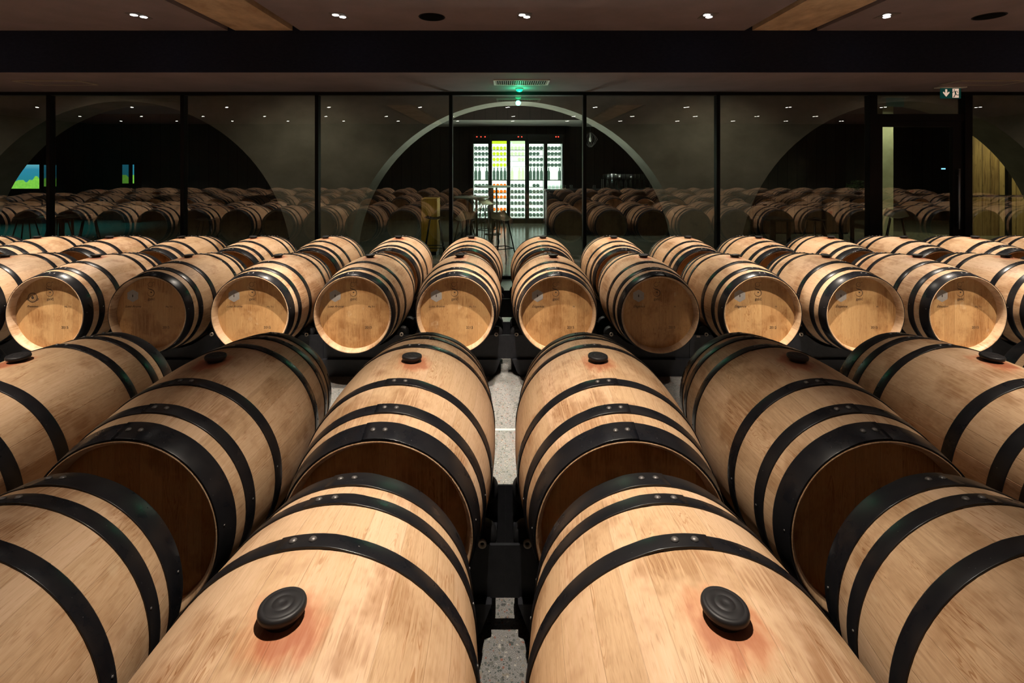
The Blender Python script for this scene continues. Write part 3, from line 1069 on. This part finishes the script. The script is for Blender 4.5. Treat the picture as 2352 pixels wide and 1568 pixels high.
proto = rack_proto()
first = True
for row, n in IN_VIEW.items():
    for k in range(1, n + 1):
        for c in (-k, k):
            r = proto if first else copy_tree(proto)
            first = False
            r.location = (col_x(c), ROW_Y[row], 0)
            r['label'] = 'black steel rack under barrel, ' + where(row, c)
b = MB(); b.box(-0.382, -PLATE_Y - 0.0095, 0.306, -0.352, -PLATE_Y - 0.0080, 0.322)
for o in [q for q in COL.objects if q.get('label') == 'black steel rack under barrel, third row, third right of the centre gap']:
    b.build('inventory_tag', 'trim_cream', o)['label'] = 'small pale tag'
rs = rack_single()
for row in ROW_Y:
    for k in range(IN_VIEW.get(row, 0) + 1, NCOL + 1):
        for c in (-k, k):
            o = put('barrel_rack', rs, None, (col_x(c), ROW_Y[row], 0))
            tag(o, 'black steel rack outside the view, under a barrel mirrored in the glass', 'barrel rack', 'racks mirrored in the glass wall')

# ------------------------------------------------------------------ ceiling fittings
def spot_data(watts, deg, blend):
    l = bpy.data.lights.new('spot', 'SPOT')
    l.energy = watts
    l.color = WARM
    l.spot_size = math.radians(deg)
    l.spot_blend = blend
    l.shadow_soft_size = 0.012
    return l
hb = MB(); hb.box(-0.075, -0.10, -0.004, 0.075, 0.10, 0.0)
housing_me = hb.mesh('housing', plain('lamp_plate', (0.10, 0.08, 0.075), 0.5))
lens = MB(); lens.lathe([(0.026, -0.009), (0.033, -0.007), (0.034, -0.0042)], 20)
lens_me = lens.mesh('lens', 'lamp_on')
SEEN = {-3.94: 'twin ceiling spotlight left of the left concrete beam', -1.80: 'twin ceiling spotlight between the left beam and the round speaker',
        0.18: 'twin ceiling spotlight above the centre gap', 2.14: 'twin ceiling spotlight just left of the right concrete beam',
        4.05: 'twin ceiling spotlight between the right beam and the outer speaker'}
for y, w, deg, blend, tilt, lamp_xs in ROWS_LAMP:
    ld = spot_data(w, deg, blend)
    for x in lamp_xs:
        seen = y > 5 and x in SEEN
        t = thing('ceiling_spotlight', (x, y, Z_HI), SEEN[x] if seen else 'twin ceiling spotlight over the barrels, outside the view', 'spotlight',
                  'twin spotlights in the ceiling')
        put('housing', housing_me, t)
        for dx, dy in ((-0.026, -0.035), (0.026, 0.035)):
            put('lens', lens_me, t, (dx, dy, 0))
        lo = bpy.data.objects.new('spot', ld)
        link(lo, t)
        lo.location = (0, 0, -0.03)
        lo.rotation_euler = (tilt, 0, 0)
for px, py, lab in ((992, 39, 'black round ceiling speaker between two spotlights near the middle'), (2272, 37, 'black round ceiling speaker in the outer bay at far right')):
    d = F_PX * (Z_HI - CAM_Z) / (CY - py)
    t = thing('ceiling_speaker', ((px - CX) * d / F_PX, d, Z_HI), lab, 'speaker', 'round ceiling speakers')
    b = MB(); b.lathe([(0.128, -0.003), (0.136, -0.006), (0.141, -0.005), (0.142, 0.0)], 40); b.build('speaker_rim', 'frame', t)
    b = MB(); b.lathe([(0.02, -0.0085), (0.09, -0.008), (0.127, -0.0055), (0.128, -0.001)], 40); b.build('speaker_grille', 'speaker', t)
# grille in the soffit
t = thing('air_grille', (0.18, 6.49, Z_LO), 'white slatted air grille in the soffit above the central arch', 'vent')
b = MB()
for bx in ((-0.365, -0.19, 0.365, -0.165), (-0.365, 0.165, 0.365, 0.19), (-0.365, -0.165, -0.335, 0.165), (0.335, -0.165, 0.365, 0.165)):
    b.box(bx[0], bx[1], -0.012, bx[2], bx[3], 0.0)
b.build('grille_frame', 'trim_white', t)
b = MB()
for i in range(24):
    x = -0.322 + i * 0.028
    b.box(x - 0.003, -0.165, -0.016, x + 0.003, 0.165, -0.002)
b.build('slats', 'trim_white', t)
b = MB(); b.box(-0.335, -0.165, -0.001, 0.335, 0.165, 0.0); b.build('duct', 'slot', t)
for xa, xb, lab in ((-6.40, -5.55, 'square ceiling air panel with pale rim at the left'), (5.85, 6.72, 'square ceiling air panel with pale rim beside the exit sign')):
    t = thing('ceiling_panel', ((xa + xb) / 2, 6.51, Z_LO), lab, 'air panel', 'square air panels in the soffit')
    w = (xb - xa) / 2
    b = MB()
    for bx in ((-w, -0.17, w, -0.15), (-w, 0.15, w, 0.17), (-w, -0.15, -w + 0.02, 0.15), (w - 0.02, -0.15, w, 0.15)):
        b.box(bx[0], bx[1], -0.012, bx[2], bx[3], 0.0)
    b.build('panel_frame', 'trim_cream', t)
    b = MB(); b.box(-w + 0.02, -0.15, -0.006, w - 0.02, 0.15, 0.0); b.build('panel_plate', 'ceiling', t)
# green emergency lamp
t = thing('emergency_lamp', (0.167, 7.0, Z_LO), 'small glowing green emergency lamp below the air grille', 'lamp')
b = MB(); b.lathe([(0.012, -0.052), (0.034, -0.046), (0.044, -0.034), (0.046, -0.020)], 20); b.build('lamp_lens', 'led_green', t)
b = MB(); b.lathe([(0.046, -0.020), (0.052, -0.018), (0.055, -0.004), (0.055, 0.0)], 20); b.build('lamp_housing', 'trim_white', t)
gl = bpy.data.lights.new('green_glow', 'POINT'); gl.energy = 5.0; gl.color = (0.05, 1.0, 0.42); gl.shadow_soft_size = 0.04
g = bpy.data.objects.new('green_glow', gl); link(g, t); g.location = (0, 0, -0.11)
# exit sign
d = 6.9
t = thing('exit_sign', ((2183 - CX) * d / F_PX, d, Z_LO), 'green exit sign with pale arrow and running figure hanging by the glass door', 'exit sign')
b = MB(); b.box(-0.185, -0.06, -0.016, 0.185, 0.06, 0.0, 0.004); b.build('mounting_plate', 'trim_white', t)
b = MB(); b.box(-0.142, -0.005, -0.160, 0.142, 0.005, -0.016); b.build('sign_board', 'sign_green', t)
def flat(polys, name, mat, parent, y=-0.0058):
    b = MB()
    for poly in polys:
        b.bm.faces.new([b.bm.verts.new((x, y, z)) for x, z in poly])
    return b.build(name, mat, parent)
flat([[(-0.078, -0.032), (-0.050, -0.032), (-0.050, -0.085), (-0.030, -0.068), (-0.018, -0.068), (-0.018, -0.082), (-0.064, -0.137), (-0.110, -0.082), (-0.110, -0.068), (-0.098, -0.068), (-0.078, -0.085)]],
     'arrow', 'sign_white', t)
flat([[(0.024, -0.024), (0.112, -0.024), (0.112, -0.150), (0.024, -0.150)]], 'doorway', 'sign_white', t)
run = [[(0.049 + 0.0085 * math.cos(2 * PI * i / 12), -0.043 + 0.0085 * math.sin(2 * PI * i / 12)) for i in range(12)]]
def limb(p, q, w):
    (x0, z0), (x1, z1) = p, q
    l = math.hypot(x1 - x0, z1 - z0); nx, nz = -(z1 - z0) / l * w, (x1 - x0) / l * w
    return [(x0 + nx, z0 + nz), (x0 - nx, z0 - nz), (x1 - nx, z1 - nz), (x1 + nx, z1 + nz)]
for p, q, w in (((0.060, -0.060), (0.068, -0.095), 0.010), ((0.060, -0.060), (0.036, -0.068), 0.004), ((0.036, -0.068), (0.022, -0.082), 0.004), ((0.066, -0.060), (0.090, -0.062), 0.004),
                ((0.090, -0.062), (0.100, -0.080), 0.004), ((0.064, -0.095), (0.055, -0.122), 0.006), ((0.055, -0.122), (0.038, -0.145), 0.006), ((0.070, -0.095), (0.080, -0.112), 0.006), ((0.080, -0.112), (0.116, -0.112), 0.005)):
    run.append(limb(p, q, w))
flat(run, 'running_figure', 'sign_green', t, -0.0066)

# ------------------------------------------------------------------ beyond the glass: wine fridges
YFR = 14.45
PITCH, FW = 0.543, 0.43
FZ0, FZ1 = 0.15, 2.42
FX = [(v - CX) * YFR / F_PX for v in (1104.7, 1147, 1189, 1232, 1274)]
NAMES = ['first wine fridge from the left', 'second wine fridge from the left', 'middle wine fridge', 'fourth wine fridge from the left', 'last wine fridge beside the bar']
bt = MB(); bt.lathe([(0.034, 0.0), (0.037, 0.006), (0.037, 0.185), (0.031, 0.215), (0.0145, 0.235), (0.0135, 0.290), (0.0155, 0.292), (0.0155, 0.305), (0.010, 0.306)], 16)
bottle_me = {k: None for k in ('bottle_dark', 'bottle_yellow', 'bottle_pale', 'bottle_amber')}
base_bt = bt.mesh('wine_bottle', 'bottle_dark')
for kx in bottle_me:
    me = base_bt.copy(); me.materials.clear(); me.materials.append(M[kx]); bottle_me[kx] = me
UPPER = [2.217, 2.05, 1.883, 1.717]
LOWER = [1.107, 0.928, 0.762, 0.584, 0.396, 0.235]
MID = 1.273
for i, fx in enumerate(FX):
    t = thing('wine_fridge', (fx, YFR, 0), 'tall lit glass-door wine fridge, ' + NAMES[i].replace('wine fridge', 'of the five'), 'wine fridge', 'wine fridges against the far wall')
    t['label'] = ['tall lit wine fridge of dark bottles, at the end away from the bar', 'tall lit wine fridge with yellow-green bottles above amber ones', 'tall lit wine fridge with pale green bottles in its upper half',
                  'tall lit wine fridge of dark bottles between the pale-bottle fridge and the bar-side one', 'tall lit wine fridge half hidden behind the bar counter end'][i]
    w = PITCH / 2 - 0.002
    b = MB()
    b.box(-w, 0.0, 0.0, w, 0.62, 0.10); b.box(-w, 0.0, 2.46, w, 0.62, 2.62); b.box(-w, 0.0, 0.10, -w + 0.03, 0.62, 2.46); b.box(w - 0.03, 0.0, 0.10, w, 0.62, 2.46)
    b.box(-w + 0.03, 0.59, 0.10, w - 0.03, 0.62, 2.46)
    b.build('fridge_cabinet', 'fridge_black', t)
    b = MB(); b.box(-w + 0.035, 0.572, 0.11, w - 0.035, 0.588, 2.45); b.build('backlight', 'fridge_light', t)
    for sx in (-1, 1):
        b = MB(); b.box(sx * (w - 0.045) - 0.008, 0.06, 0.15, sx * (w - 0.045) + 0.008, 0.10, 2.42); b.build('light_strip', 'fridge_light', t)
    for z in UPPER:
        b = MB()
        for y in (0.12, 0.30, 0.48):
            b.box(-w + 0.03, y, z - 0.058, w - 0.03, y + 0.012, z - 0.050)
        b.build('wire_shelf', 'trim_white', t)
    for z in LOWER if i < 4 else LOWER[:1]:
        b = MB()
        for y in (0.12, 0.30, 0.48):
            b.box(-w + 0.03, y, z - 0.058, w - 0.03, y + 0.012, z - 0.050)
        b.build('wire_shelf', 'trim_white', t)
    b = MB(); b.box(-w + 0.03, 0.06, MID - 0.02, w - 0.03, 0.56, MID); b.build('glass_shelf', 'trim_white', t)
    dr = MB()
    hx = FW / 2
    dr.box(-w, -0.045, 0.10, -hx, -0.003, 2.46); dr.box(hx, -0.045, 0.10, w, -0.003, 2.46); dr.box(-hx, -0.045, 0.10, hx, -0.003, FZ0); dr.box(-hx, -0.045, FZ1, hx, -0.003, 2.46)
    dm = dr.build('fridge_door', 'fridge_black', t)
    b = MB(); b.box(-hx, -0.026, FZ0, hx, -0.020, FZ1); b.build('door_pane', 'clear', dm)
    b = MB(); b.tube([(hx + 0.03, -0.075, 0.9), (hx + 0.03, -0.075, 1.7)], 0.01); b.tube([(hx + 0.03, -0.075, 1.0), (hx + 0.03, -0.04, 1.0)], 0.007); b.tube([(hx + 0.03, -0.075, 1.6), (hx + 0.03, -0.04, 1.6)], 0.007)
    b.build('door_handle', 'rivet', dm)
    band = [None, 'bottle_yellow', 'bottle_pale', None, None][i]
    b = MB(); b.box(-hx, -0.018, FZ1 - 0.085, hx, -0.012, FZ1); b.build('header_band', band or 'fridge_black', dm)
    leds = {0: (-0.12, 0.0, 0.12), 2: (0.02, 0.12), 4: (0.04, 0.11)}.get(i)
    if leds:
        b = MB()
        for x in leds:
            b.box(x - 0.016, -0.007, 2.53, x + 0.016, 0.0, 2.555)
        b.build('red_display', 'red_led', t)
    # bottles: lying in the racks, standing on the middle shelf
    up = ['bottle_dark', 'bottle_yellow', 'bottle_pale', 'bottle_dark', 'bottle_dark'][i]
    lo_ = ['bottle_dark', 'bottle_amber', 'bottle_dark', 'bottle_dark', 'bottle_dark'][i]
    word = {'bottle_dark': 'dark', 'bottle_yellow': 'yellow-green', 'bottle_pale': 'pale green', 'bottle_amber': 'amber'}
    nm = ['end fridge away from bar', 'yellow and amber fridge', 'pale green fridge', 'fridge before the bar-side one', 'bar-side fridge'][i]
    def lay(z, kx, part, gap=()):
        for q in range(4):
            if q in gap:
                continue
            x = -0.161 + q * 0.107
            o = put('wine_bottle', bottle_me[kx], None, (fx + x, YFR + 0.12, z), (-PI / 2, 0, 0))
            o.scale = (1.33, 1.33, 1.33)
            tag(o, word[kx] + ' wine bottle lying in the ' + part + ', ' + nm, 'bottle', 'lying bottles in the ' + part + ' of the ' + nm)
    for r_, z in enumerate(UPPER):
        lay(z, up, 'upper racks', (0, 1) if (i == 2 and r_ == 2) else ((0, 1, 2, 3) if (i == 2 and r_ == 3) else ((3,) if i == 3 and r_ == 1 else ())))
    for r_, z in enumerate(LOWER if i < 4 else ()):
        lay(z, 'bottle_dark' if (i == 1 and r_ in (3,)) else lo_, 'lower racks', (0, 3) if (i == 3 and r_ == 0) else ())
    for q in ([0, 1, 3], [0, 1, 2, 3], [0, 2, 3], [0, 1, 2, 3], [0, 3])[i]:
        x = -0.161 + q * 0.107
        o = put('wine_bottle', bottle_me['bottle_pale' if i == 2 else 'bottle_dark'], None, (fx + x, YFR + 0.20, MID))
        o.scale = (1.2, 1.2, 1.2)
        tag(o, 'wine bottle standing on the middle shelf of the ' + nm, 'bottle', 'standing bottles in the ' + nm)

# bulkhead and pale soffit over the fridges
b = MB(); b.box(-3.2, 13.2, 2.905, 3.8, YF, 2.92)
struct(b.build('ceiling_bar', 'trim_white'), 'pale lowered ceiling over the wine fridges')
b = MB(); b.box(-3.2, 13.2, 2.92, 3.8, 13.26, Z_HI)
struct(b.build('wall_fascia', 'wall_far'), 'dark fascia above the pale bar ceiling')

# ---- bar counter, glasses
YBAR = 12.0
xb0, xb1 = (1253 - CX) * YBAR / F_PX, (1632 - CX) * YBAR / F_PX
zt = CAM_Z - (436 - CY) * YBAR / F_PX
t = thing('bar_counter', ((xb0 + xb1) / 2, YBAR, 0), 'long black bar counter to the right of the fridges', 'bar counter')
hwid = (xb1 - xb0) / 2
b = MB(); b.box(-hwid + 0.03, 0.03, 0.0, hwid - 0.03, 0.62, zt - 0.04); b.build('counter_front', 'counter', t)
b = MB(); b.box(-hwid, 0.0, zt - 0.04, hwid, 0.66, zt, 0.006); b.build('counter_top', 'counter', t)
tb = MB(); tb.lathe([(0.026, 0.0), (0.032, 0.004), (0.037, 0.11), (0.034, 0.11), (0.029, 0.010), (0.005, 0.008)], 16)
tumbler_me = tb.mesh('tumbler', 'clear')
for i, (px, y) in enumerate(((1262, .2), (1271, .3), (1280, .2), (1289, .35), (1297, .2), (1312, .25), (1365, .2))):
    o = put('tumbler', tumbler_me, None, ((px - CX) * (YBAR + y) / F_PX, YBAR + y, zt))
    lab = 'clear tumbler in the cluster at the fridge end of the bar' if i < 5 else ('clear tumbler alone just past the cluster on the bar' if i == 5 else 'clear tumbler alone on the bar beside the mullion')
    tag(o, lab, 'glass', 'tumblers on the bar')
# glass rack on the counter: shelf with bottles below and upturned glasses above
gx = (1447 - CX) * YBAR / F_PX
t = thing('glass_rack', (gx, YBAR + 0.30, zt), 'two-tier bar shelf of glasses standing on the black counter', 'glass rack')
b = MB(); b.box(-0.62, -0.12, 0.255, 0.62, 0.12, 0.27); b.build('shelf_board', 'clear', t)
for x in (-0.61, 0.61):
    for y in (-0.11, 0.11):
        b = MB(); b.box(x - 0.008, y - 0.008, 0, x + 0.008, y + 0.008, 0.255); b.build('shelf_post', 'rivet', t)
fl = MB(); fl.lathe([(0.028, 0.0), (0.033, 0.004), (0.033, 0.17), (0.022, 0.20), (0.022, 0.235), (0.019, 0.235), (0.018, 0.19), (0.028, 0.165), (0.028, 0.01), (0.004, 0.008)], 14)
flask_me = fl.mesh('carafe', 'clear')
for q in range(9):
    o = put('carafe', flask_me, None, (gx - 0.50 + q * 0.115, YBAR + 0.26, zt))
    tag(o, 'tall clear carafe on the lower tier of the bar glass shelf', 'carafe', 'carafes on the bar shelf')
for q in range(13):
    o = put('tumbler', tumbler_me, None, (gx - 0.57 + q * 0.095, YBAR + 0.28, zt + 0.27))
    tag(o, 'clear glass on the upper tier of the bar glass shelf', 'glass', 'glasses on the upper bar shelf')

# pendant lamp
px_, _, pz = P(1356, 320, 11.6)
t = thing('pendant_lamp', (px_, 11.6, pz), 'dark wire-caged pendant lamp hanging above the bar', 'pendant lamp')
b = MB()
for k in range(12):
    a = 2 * PI * k / 12
    b.tube([(0.03 * math.cos(a), 0.03 * math.sin(a), 0.16), (0.13 * math.cos(a), 0.13 * math.sin(a), 0.07), (0.17 * math.cos(a), 0.17 * math.sin(a), 0.0), (0.12 * math.cos(a), 0.12 * math.sin(a), -0.09), (0.03 * math.cos(a), 0.03 * math.sin(a), -0.18)], 0.005, 5)
b.build('wire_cage', 'rivet', t)
b = MB(); b.tube([(0, 0, 0.15), (0, 0, Z_HI - pz)], 0.004, 6); b.build('cord', 'black_metal', t)
b = MB(); b.lathe([(0.005, -0.06), (0.03, -0.03), (0.03, 0.02), (0.012, 0.06), (0.012, 0.16)], 12); b.build('bulb', 'trim_white', t)

# ---- bar tables and stools
def bar_table(px, y, zt, r, lab, mat='table_top'):
    x = (px - CX) * y / F_PX
    t = thing('bar_table', (x, y, 0), lab, 'table', 'round bar tables')
    b = MB(); b.lathe([(r - 0.01, zt - 0.03), (r, zt - 0.025), (r, zt - 0.005), (r - 0.006, zt)], 40); b.build('table_top', mat, t)
    for k in range(3):
        a = 2 * PI * k / 3 + 0.5
        b = MB(); b.tube([(0.10 * math.cos(a), 0.10 * math.sin(a), zt - 0.03), (0.12 * math.cos(a), 0.12 * math.sin(a), 0.0)], 0.022); b.build('table_leg', 'black_metal', t)
    b = MB(); b.lathe([(0.20, 0.0), (0.20, 0.012), (0.06, 0.02)], 24); b.build('table_base', 'black_metal', t)
    return t
def stool(px, y, zs, lab, mat, back=True, rz=0.0):
    x = (px - CX) * y / F_PX
    t = thing('bar_stool', (x, y, 0), lab, 'stool', 'bar stools beyond the glass', rz)
    b = MB()
    n = 12
    # dished seat that rises at its rear edge
    bm = b.bm
    rows = []
    for j in range(9):
        v = -1 + 2 * j / 8
        rows.append([])
        for i in range(n + 1):
            u = -1 + 2 * i / n
            s_ = math.sqrt(max(0.0, 1 - 0.55 * v * v))
            xx, yy = 0.185 * u * s_, 0.18 * v * math.sqrt(max(0.0, 1 - 0.45 * u * u))
            zz = 0.035 * (u * u) + (0.06 * max(0, v) ** 2 * 2 if back else 0.02 * v * v)
            rows[-1].append(bm.verts.new((xx, yy, zs + zz)))
    for p, q in zip(rows, rows[1:]):
        for i in range(n):
            f = bm.faces.new((p[i], p[i + 1], q[i + 1], q[i])); f.smooth = True
    geo = bmesh.ops.solidify(bm, geom=list(bm.faces), thickness=0.018)
    b.build('seat', mat, t)
    for sx in (-1, 1):
        for sy in (-1, 1):
            b = MB(); b.tube([(sx * 0.08, sy * 0.08, zs - 0.012), (sx * 0.20, sy * 0.20, 0.0)], 0.011, 8); b.build('leg', 'black_metal', t)
    r = 0.08 + 0.12 * (zs - 0.28) / zs
    b = MB()
    c = [(-r, -r, 0.28), (r, -r, 0.28), (r, r, 0.28), (-r, r, 0.28), (-r, -r, 0.28)]
    for p, q in zip(c, c[1:]):
        b.tube([p, q], 0.008, 8)
    b.build('footrest', 'black_metal', t)
    return t
bar_table(1132, 12.2, CAM_Z - (427 - CY) * 12.2 / F_PX, 0.43, 'tall round table with pale top in front of the amber bottle fridge')
bar_table(1083, 9.2, CAM_Z - (451 - CY) * 9.2 / F_PX, 0.33, 'tall round table with pale top beside the mullion, closer to the glass')
stool(1152, 8.5, 0.76, 'black-legged bar stool with pale seat in front of the middle fridges', 'seat', True, 0.5)
stool(1068, 8.5, 0.76, 'black-legged bar stool with pale seat beside the mullion at the near table', 'seat', True, -0.4)
stool(998, 8.6, 0.76, 'bar stool with dark flat seat in front of the yellow panel', 'seat_dark', False, 0.1)
stool(1118, 10.9, 0.83, 'bar stool with pale seat standing behind the near table', 'seat', True, 2.6)
stool(1098, 12.6, 0.80, 'bar stool with pale seat beside the far table, before the end fridge', 'seat', True, 1.2)
# yellow panel
d = 9.35
xa, xb = (967 - CX) * d / F_PX, (1004 - CX) * d / F_PX
t = thing('yellow_bench', ((xa + xb) / 2, d, 0), 'yellow ribbed panel end standing between the bar stools', 'bench')
hz = CAM_Z - (456 - CY) * d / F_PX
w = (xb - xa) / 2
b = MB(); b.box(-w, 0.0, 0.06, w, 0.40, hz - 0.02, 0.01); b.build('bench_panel', 'yellow', t)
b = MB(); b.box(-w, -0.004, hz - 0.02, w, 0.404, hz, 0.004); b.build('bench_cap', 'yellow', t)
b = MB(); b.box(-w + 0.02, 0.03, 0.0, w - 0.02, 0.37, 0.06); b.build('plinth', 'black_metal', t)

# ---- left arch: lit landscape boxes, low tables
def light_box(px0, px1, py0, py1, d, lab, pic='picture'):
    x0, x1 = (px0 - CX) * d / F_PX, (px1 - CX) * d / F_PX
    z1, z0 = CAM_Z - (py0 - CY) * d / F_PX, CAM_Z - (py1 - CY) * d / F_PX
    t = thing('light_box', ((x0 + x1) / 2, d, 0), lab, 'light box', 'glowing landscape boxes in the left arch')
    w = (x1 - x0) / 2
    b = MB(); b.box(-w - 0.03, 0.02, 0.0, w + 0.03, 0.25, z1 + 0.05); b.build('box_case', 'fridge_black', t)
    b = MB(); b.box(-w, 0.0, 0.0, w, 0.018, z1 - z0); o = b.build('lit_picture', pic, t); o.location = (0, 0, z0)
    b = MB()
    for bx in ((-w - 0.03, z0 - 0.03, w + 0.03, z0), (-w - 0.03, z1, w + 0.03, z1 + 0.03), (-w - 0.03, z0, -w, z1), (w, z0, w + 0.03, z1)):
        b.box(bx[0], -0.01, bx[1], bx[2], 0.02, bx[3])
    b.build('box_frame', 'fridge_black', t)
light_box(14, 91, 378, 433, 14.4, 'wide glowing teal and green landscape box cut by the left arch edge')
light_box(101, 130, 379, 428, 14.4, 'narrow glowing teal and green box beside the outermost mullion', 'picture_dim')
light_box(281, 296, 378, 421, 14.6, 'narrow dim teal box standing alone inside the left arch', 'picture_dim')
light_box(305, 308.5, 378, 421, 14.6, 'thin green glowing strip box beside the dim teal box')
def area(name, loc, rot, size, watts, col):
    l = bpy.data.lights.new(name, 'AREA'); l.energy = watts; l.color = col; l.shape = 'RECTANGLE'; l.size, l.size_y = size
    o = bpy.data.objects.new(name, l); o.location = loc; o.rotation_euler = rot
    return link(o)
bar_table(150, 9.4, 0.74, 0.40, 'low round dark table beyond the glass at far left', 'seat_dark')
stool(60, 8.6, 0.76, 'bar stool with dark seat under the glowing boxes, left of the mullion', 'seat_dark', False, 0.3)
stool(135, 8.8, 0.76, 'bar stool with dark seat against the teal floor beside the mullion', 'seat_dark', False, -0.2)
stool(205, 8.5, 0.76, 'bar stool with dark seat standing alone at the edge of the teal floor', 'seat_dark', False, 0.6)
stool(475, 8.4, 0.76, 'bar stool with dark seat behind the second mullion of the left arch', 'seat_dark', False, 0.2)

# ---- right arch: column, plank wall, tall tables, plant
d = 12.4
xa, xb = (2027 - CX) * d / F_PX, (2052 - CX) * d / F_PX
b = MB(); b.box(xa, d, 0, xb, d + 0.28, Z_HI)
struct(b.build('wall_pier', 'column'), 'pale square pillar seen through the glass door')
d = 11.9
b = MB(); b.box((2218 - CX) * d / F_PX, d, 0.0, XR, d + 0.06, Z_HI)
struct(b.build('wall_plank', 'plank_wall'), 'wall of knotty upright planks inside the right arch')
d = 11.6
xa, xb = (1757 - CX) * d / F_PX, (1992 - CX) * d / F_PX
t = thing('partition', ((xa + xb) / 2, d + 0.6, 0), 'low partition of dark reddish brown boards behind the tall tables', 'partition')
w = (xb - xa) / 2
b = MB(); b.box(-w, 0, 0.04, w, 0.12, 1.02); b.build('board_face', 'brown_board', t)
b = MB(); b.box(-w - 0.02, -0.02, 1.02, w + 0.02, 0.14, 1.06); b.build('cap_rail', 'black_metal', t)
b = MB(); b.box(-w + 0.02, 0.02, 0.0, w - 0.02, 0.10, 0.04); b.build('plinth', 'black_metal', t)
def long_table(px0, px1, py, d, lab, rails=True):
    x0, x1 = (px0 - CX) * d / F_PX, (px1 - CX) * d / F_PX
    z = CAM_Z - (py - CY) * d / F_PX
    t = thing('tall_table', ((x0 + x1) / 2, d, 0), lab, 'table', 'tall rectangular tables')
    w = (x1 - x0) / 2
    b = MB(); b.box(-w, -0.3, z - 0.04, w, 0.3, z, 0.005); b.build('table_top', 'seat_dark', t)
    for sx in (-1, 1):
        for sy in (-1, 1):
            b = MB(); b.box(sx * (w - 0.05) - 0.025, sy * 0.25 - 0.025, 0, sx * (w - 0.05) + 0.025, sy * 0.25 + 0.025, z - 0.04); b.build('table_leg', 'black_metal', t)
    return t, z
tt, tz = long_table(1905, 1985, 448, 10.0 - 0.75, 'tall black table carrying the bushy plant, left of the glass door')
long_table(1750, 1800, 500, 9.2, 'black table with slim legs left of the dark stool')
stool(1872, 8.7, 0.72, 'bar stool with dark seat between the two black tables', 'seat_dark', False, 0.2)
stool(2058, 8.7, 0.78, 'bar stool with pale wooden seat seen through the glass door', 'seat', True, -0.6)
# plant in a pot on the tall table
x, y, z = (1973 - CX) * 9.25 / F_PX, 9.25, tz
t = thing('potted_plant', (x, y, z), 'small bushy green plant in a dark pot on the tall table', 'plant')
b = MB(); b.lathe([(0.06, 0.0), (0.085, 0.09), (0.08, 0.09), (0.07, 0.07)], 18); b.build('pot', 'black_metal', t)
b = MB()
rp = random.Random(4)
for k in range(190):
    a, e = rp.uniform(0, 2 * PI), rp.uniform(0.05, 1.4)
    r = rp.uniform(0.10, 0.27)
    c = Vector((r * math.cos(a) * math.cos(e), r * math.sin(a) * math.cos(e), 0.09 + 0.75 * r * math.sin(e)))
    u = Vector((rp.uniform(-1, 1), rp.uniform(-1, 1), rp.uniform(-0.3, 1))).normalized()
    v = u.cross(Vector((rp.uniform(-1, 1), rp.uniform(-1, 1), rp.uniform(-1, 1)))).normalized()
    l, w_ = 0.035, 0.014
    b.bm.faces.new([b.bm.verts.new(c + q) for q in (-u * l, v * w_ - u * 0.2 * l, u * l, -v * w_ - u * 0.2 * l)])
for k in range(14):
    a = 2 * PI * k / 14
    b.tube([(0, 0, 0.07), (0.10 * math.cos(a), 0.10 * math.sin(a), 0.17), (0.2 * math.cos(a), 0.2 * math.sin(a), 0.2)], 0.004, 5)
b.build('foliage', 'leaf', t)
# small blue display on the dark wall
x, y, z = P(2166, 388, YF - 0.02)
t = thing('wall_display', (x, YF, z), 'tiny glowing blue display on the dark wall seen through the door', 'display')
b = MB(); b.box(-0.09, -0.03, -0.06, 0.09, 0.0, 0.06); b.build('display_case', 'fridge_black', t)
b = MB(); b.box(-0.065, -0.034, -0.012, 0.065, -0.030, 0.026); b.build('display_screen', 'screen_cyan', t)
# railing post in front of the planks
d = 11.2
x = (2316 - CX) * d / F_PX
t = thing('railing', (x, d, 0), 'black post with a cross rail in front of the plank wall', 'railing')
b = MB(); b.box(-0.04, -0.04, 0, 0.04, 0.04, 1.75); b.build('post', 'black_metal', t)
b = MB(); b.box(-0.9, -0.015, 0.98, 0.55, 0.015, 1.03); b.build('rail', 'black_metal', t)

# ---- added unseen fill lights beyond the glass, no fixtures
def fill_spot(x, y, z, watts, col, deg=110, tilt=0.0, soft=0.05):
    l = bpy.data.lights.new('unseen_fill', 'SPOT'); l.energy = watts; l.color = col; l.spot_size = math.radians(deg); l.spot_blend = 0.8; l.shadow_soft_size = soft
    o = bpy.data.objects.new('unseen_fill', l); o.location = (x, y, z); o.rotation_euler = (tilt, 0, 0)
    return link(o)
for x in (-12, -8, -4, 0.2, 4.1, 8, 12):
    fill_spot(x, 8.3, Z_HI - 0.05, 45, (1.0, 0.86, 0.66), 130, 0.45)  # added fill that brightens the arch wall
fill_spot(12.2, 11.0, Z_HI - 0.05, 210, (1.0, 0.86, 0.45), 120, 0.2)  # added fill that brings up the plank wall
fill_spot(9.5, 11.6, Z_HI - 0.05, 90, (0.97, 0.95, 0.62), 120, 0.3)  # added fill for the pillar behind the door
fill_spot(0.3, 13.3, 2.86, 90, (0.86, 1.0, 0.86), 150, -0.3)  # added to strengthen the fridge glow on the arch rim
fill_spot(0.16, 10.36, 0.03, 620, (0.88, 1.0, 0.88), 150, PI, 0.45)  # added upward fill for the arch underside, no floor lamp stands here
fill_spot(2.9, 12.3, Z_HI - 0.05, 60, (0.9, 1.0, 0.95), 60)  # added fill to make the bar glasses show
fill_spot(-12.2, 12.8, Z_HI - 0.05, 210, (0.10, 0.75, 0.85), 90, 0.0)  # added teal fill that colours the floor in the left arch
